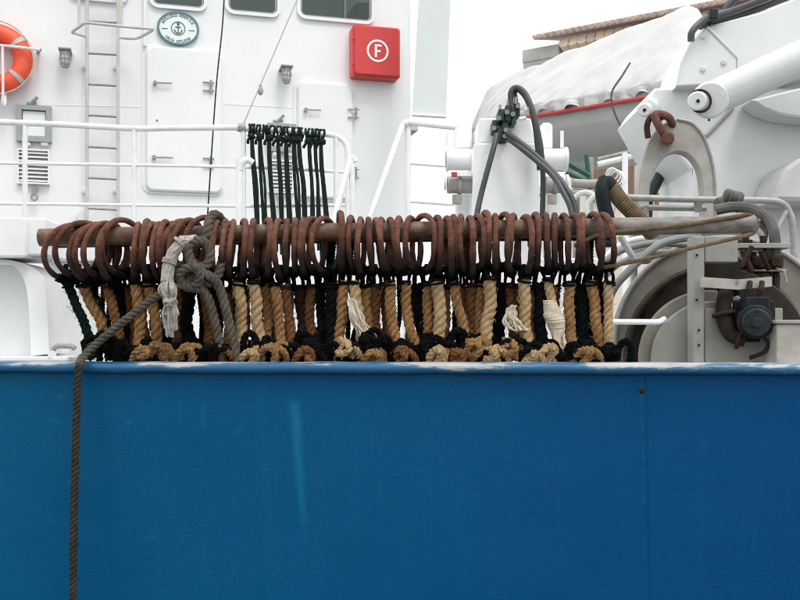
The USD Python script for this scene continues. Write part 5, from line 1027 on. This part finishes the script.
part('hull', bhull(), 'boat_hull', bt, smooth=True)
st = []
for s in np.linspace(.02, 1, 60):
    hb, zg = gun(s); st.append(bp_(s, -hb - .035, zg - .13))
st = np.array(st); up = np.array([0, 0, .034])
part('gunwale_stripe', tube(st, .024, 8), 'red_stripe', bt)
rl = PP([(630, 63, 10.9), (622, 76, 10.75), (612, 92, 10.7), (613, 108, 10.7), (622, 128, 10.7), (636, 146, 10.75)]); part('lashing', tube(catmull(rl, 6), .012, 6), 'dirty_hose', bt)
dv = thing('boat_cradle', 'white steel cradle posts carrying the covered rescue boat', 'cradle', (*P(560, 300, 12.4)[:2], DK))
for s in (.28, .78):
    hb, zg = gun(s); c = bp_(s, 0, zg - .80); part('saddle', box(c[0] - .06, c[0] + .06, c[1] - .6, c[1] + .6, c[2] - .12, c[2] - .0, .01), 'white_gear', dv); part('post', box(c[0] - .08, c[0] + .08, c[1] - .08, c[1] + .08, DK, c[2] - .121, .01), 'white_gear', dv)
b_ = [(598, 164.5, 10.6), (624, 158.5, 10.5), (652, 151, 10.4)]
part('beam', tube(PP(b_), .035, 8), 'white_gear', dv); part('beam', tube(PP([(598, 159, 10.65), (640, 149, 10.6)]), .02, 8), 'steel', dv)
p = P(625, 153, 10.45); part('post', box(p[0] - .028, p[0] + .028, p[1] - .03, p[1] + .03, DK, p[2], .005), 'white_gear', dv)
wc = thing('white_rope_coil', 'loose white rope coil lying behind the wrapped hose', 'rope coil', P(612, 178, 7.0))
part('coil', [tube(ring_path(P(612 + k * 1.5, 174 + k * 2, 7.0), (.3 + .2 * k, 1, .4 - .2 * k),   .042 + .008 * k, 30), .006, 6, closed=True) for k in range(4)], 'white_print', wc)
wc = thing('white_rope_coil', 'small white rope coil seen through the steel arch', 'rope coil', P(665, 192, 6.6))
part('coil', [tube(ring_path(P(664 + k * 3, 190 + k, 6.6), (.3 - .3 * k, 1, .3), .035 + .006 * k, 24), .006, 6, closed=True) for k in range(3)], 'white_print', wc)
gs = thing('green_brace', 'dark grey-green braces behind the opening of the steel arch', 'brace', (*P(662, 195, 6.2)[:2], DK))
part('bar', [tube(PP([(671, 154, 6.2), (650, 196, 6.2)]), .035, 8), tube(PP([(648, 196, 6.2), (646, 240, 6.2)]), .035, 8)], 'dark_green', gs)
part('thin_bar', tube(PP([(688, 150, 6.25), (668, 166, 6.25)]), .012, 8), 'galvanised', gs)

# ------------------------------------------------------------------ house on the far quay
bd = thing('quayside_house', 'pale house with red tiled eaves behind the covered boat', 'house', (10, 26, 1.1))
E0, E1 = P(540, 44, 28.0), P(900, -20, 22.9); E1[2] = E0[2]
ed = E1 - E0; eL = np.linalg.norm(ed); ed /= eL; en = np.array([-ed[1], ed[0], 0]); en = en if en[1] > 0 else -en          # en: into the house
def hb(s0, s1, d0, d1, z0, z1):
    v = [E0 + ed * s + en * d + np.array([0, 0, z - E0[2]]) for s in (s0, s1) for d in (d0, d1) for z in (z0, z1)]
    m = trimesh.creation.box([1, 1, 1]); o = np.array(v); idx = [(i * 4 + j * 2 + k) for i in (0, 1) for j in (0, 1) for k in (0, 1)]
    return trimesh.convex.convex_hull(o)
ze = E0[2]
part('wall', hb(.6, eL + 4, .8, 8, .9, ze - .1), 'render_wall', bd)
part('eaves_beam', hb(-.62, .55, .1, 1.3, ze - .42, ze - .06), 'concrete', bd)
part('eaves_beam', hb(-.60, .4, .12, 1.2, ze - .68, ze - .425), 'concrete', bd)
rf = part('roof', [trimesh.convex.convex_hull(np.array([E0 + ed * s + en * d + [0, 0, z] for s in (-.15, eL + 4) for d, z in ((-.12, .12), (-.12, .26), (8.5, 2.6), (8.5, 2.3))]))], 'roof_tile', bd)
for k in range(70):
    s = -.1 + k * .20; p0, p1 = E0 + ed * s + en * -.2 + [0, 0, .17], E0 + ed * s + en * 6 + [0, 0, 1.92]; part('tile', tube([p0, p1], .062, 8), 'roof_tile', bd, rf)
for k in range(54):
    s = .75 + k * .27; p0, p1 = E0 + ed * s + en * .02 + [0, 0, -.06], E0 + ed * s + en * .95 + [0, 0, -.46]; part('soffit_tile', tube([p0, p1], .17, 12), 'soffit_tile', bd)
def hquad(pxs, d0, d1, mat_, nm, label=None):
    """a box on the facade over the pixel rectangle (x0, x1, y0, y1)"""
    x0, x1, y0, y1 = pxs; n0 = E0 + en * .8
    def hit(px, py):
        r = np.array([(px - CX) / F, 1, -(py - HY) / F]); o = np.array([0, 0, CZ]); t = np.dot(n0 - o, en) / np.dot(r, en); q = o + r * t - E0; return np.dot(q, ed), q[2] + E0[2]
    a, za = hit(x0, y0); b, zb = hit(x1, y1); return part(nm, hb(a, b, .8 - d1, .8 - d0, zb, za), mat_, bd)
hquad((594, 623, 158, 200), .0, .06, 'brown_shutter', 'shutter'); hquad((628, 634, 156, 200), .0, .05, 'brown_shutter', 'shutter'); hquad((575, 590, 158, 190), .0, .05, 'grey_shutter', 'shutter'); hquad((627, 640, 150, 160), .0, .05, 'brown_shutter', 'shutter'); hquad((642, 650, 150, 190), .0, .05, 'grey_shutter', 'shutter')
hquad((655, 672, 178, 205), .0, .05, 'orange_shutter', 'shutter'); hquad((672.6, 692, 172, 196), .0, .06, 'grey_shutter', 'shutter'); hquad((664, 694, 168, 170.5), .0, .5, 'soffit_tile', 'awning'); hquad((660, 694, 158, 166), .0, .2, 'concrete', 'balcony_slab')
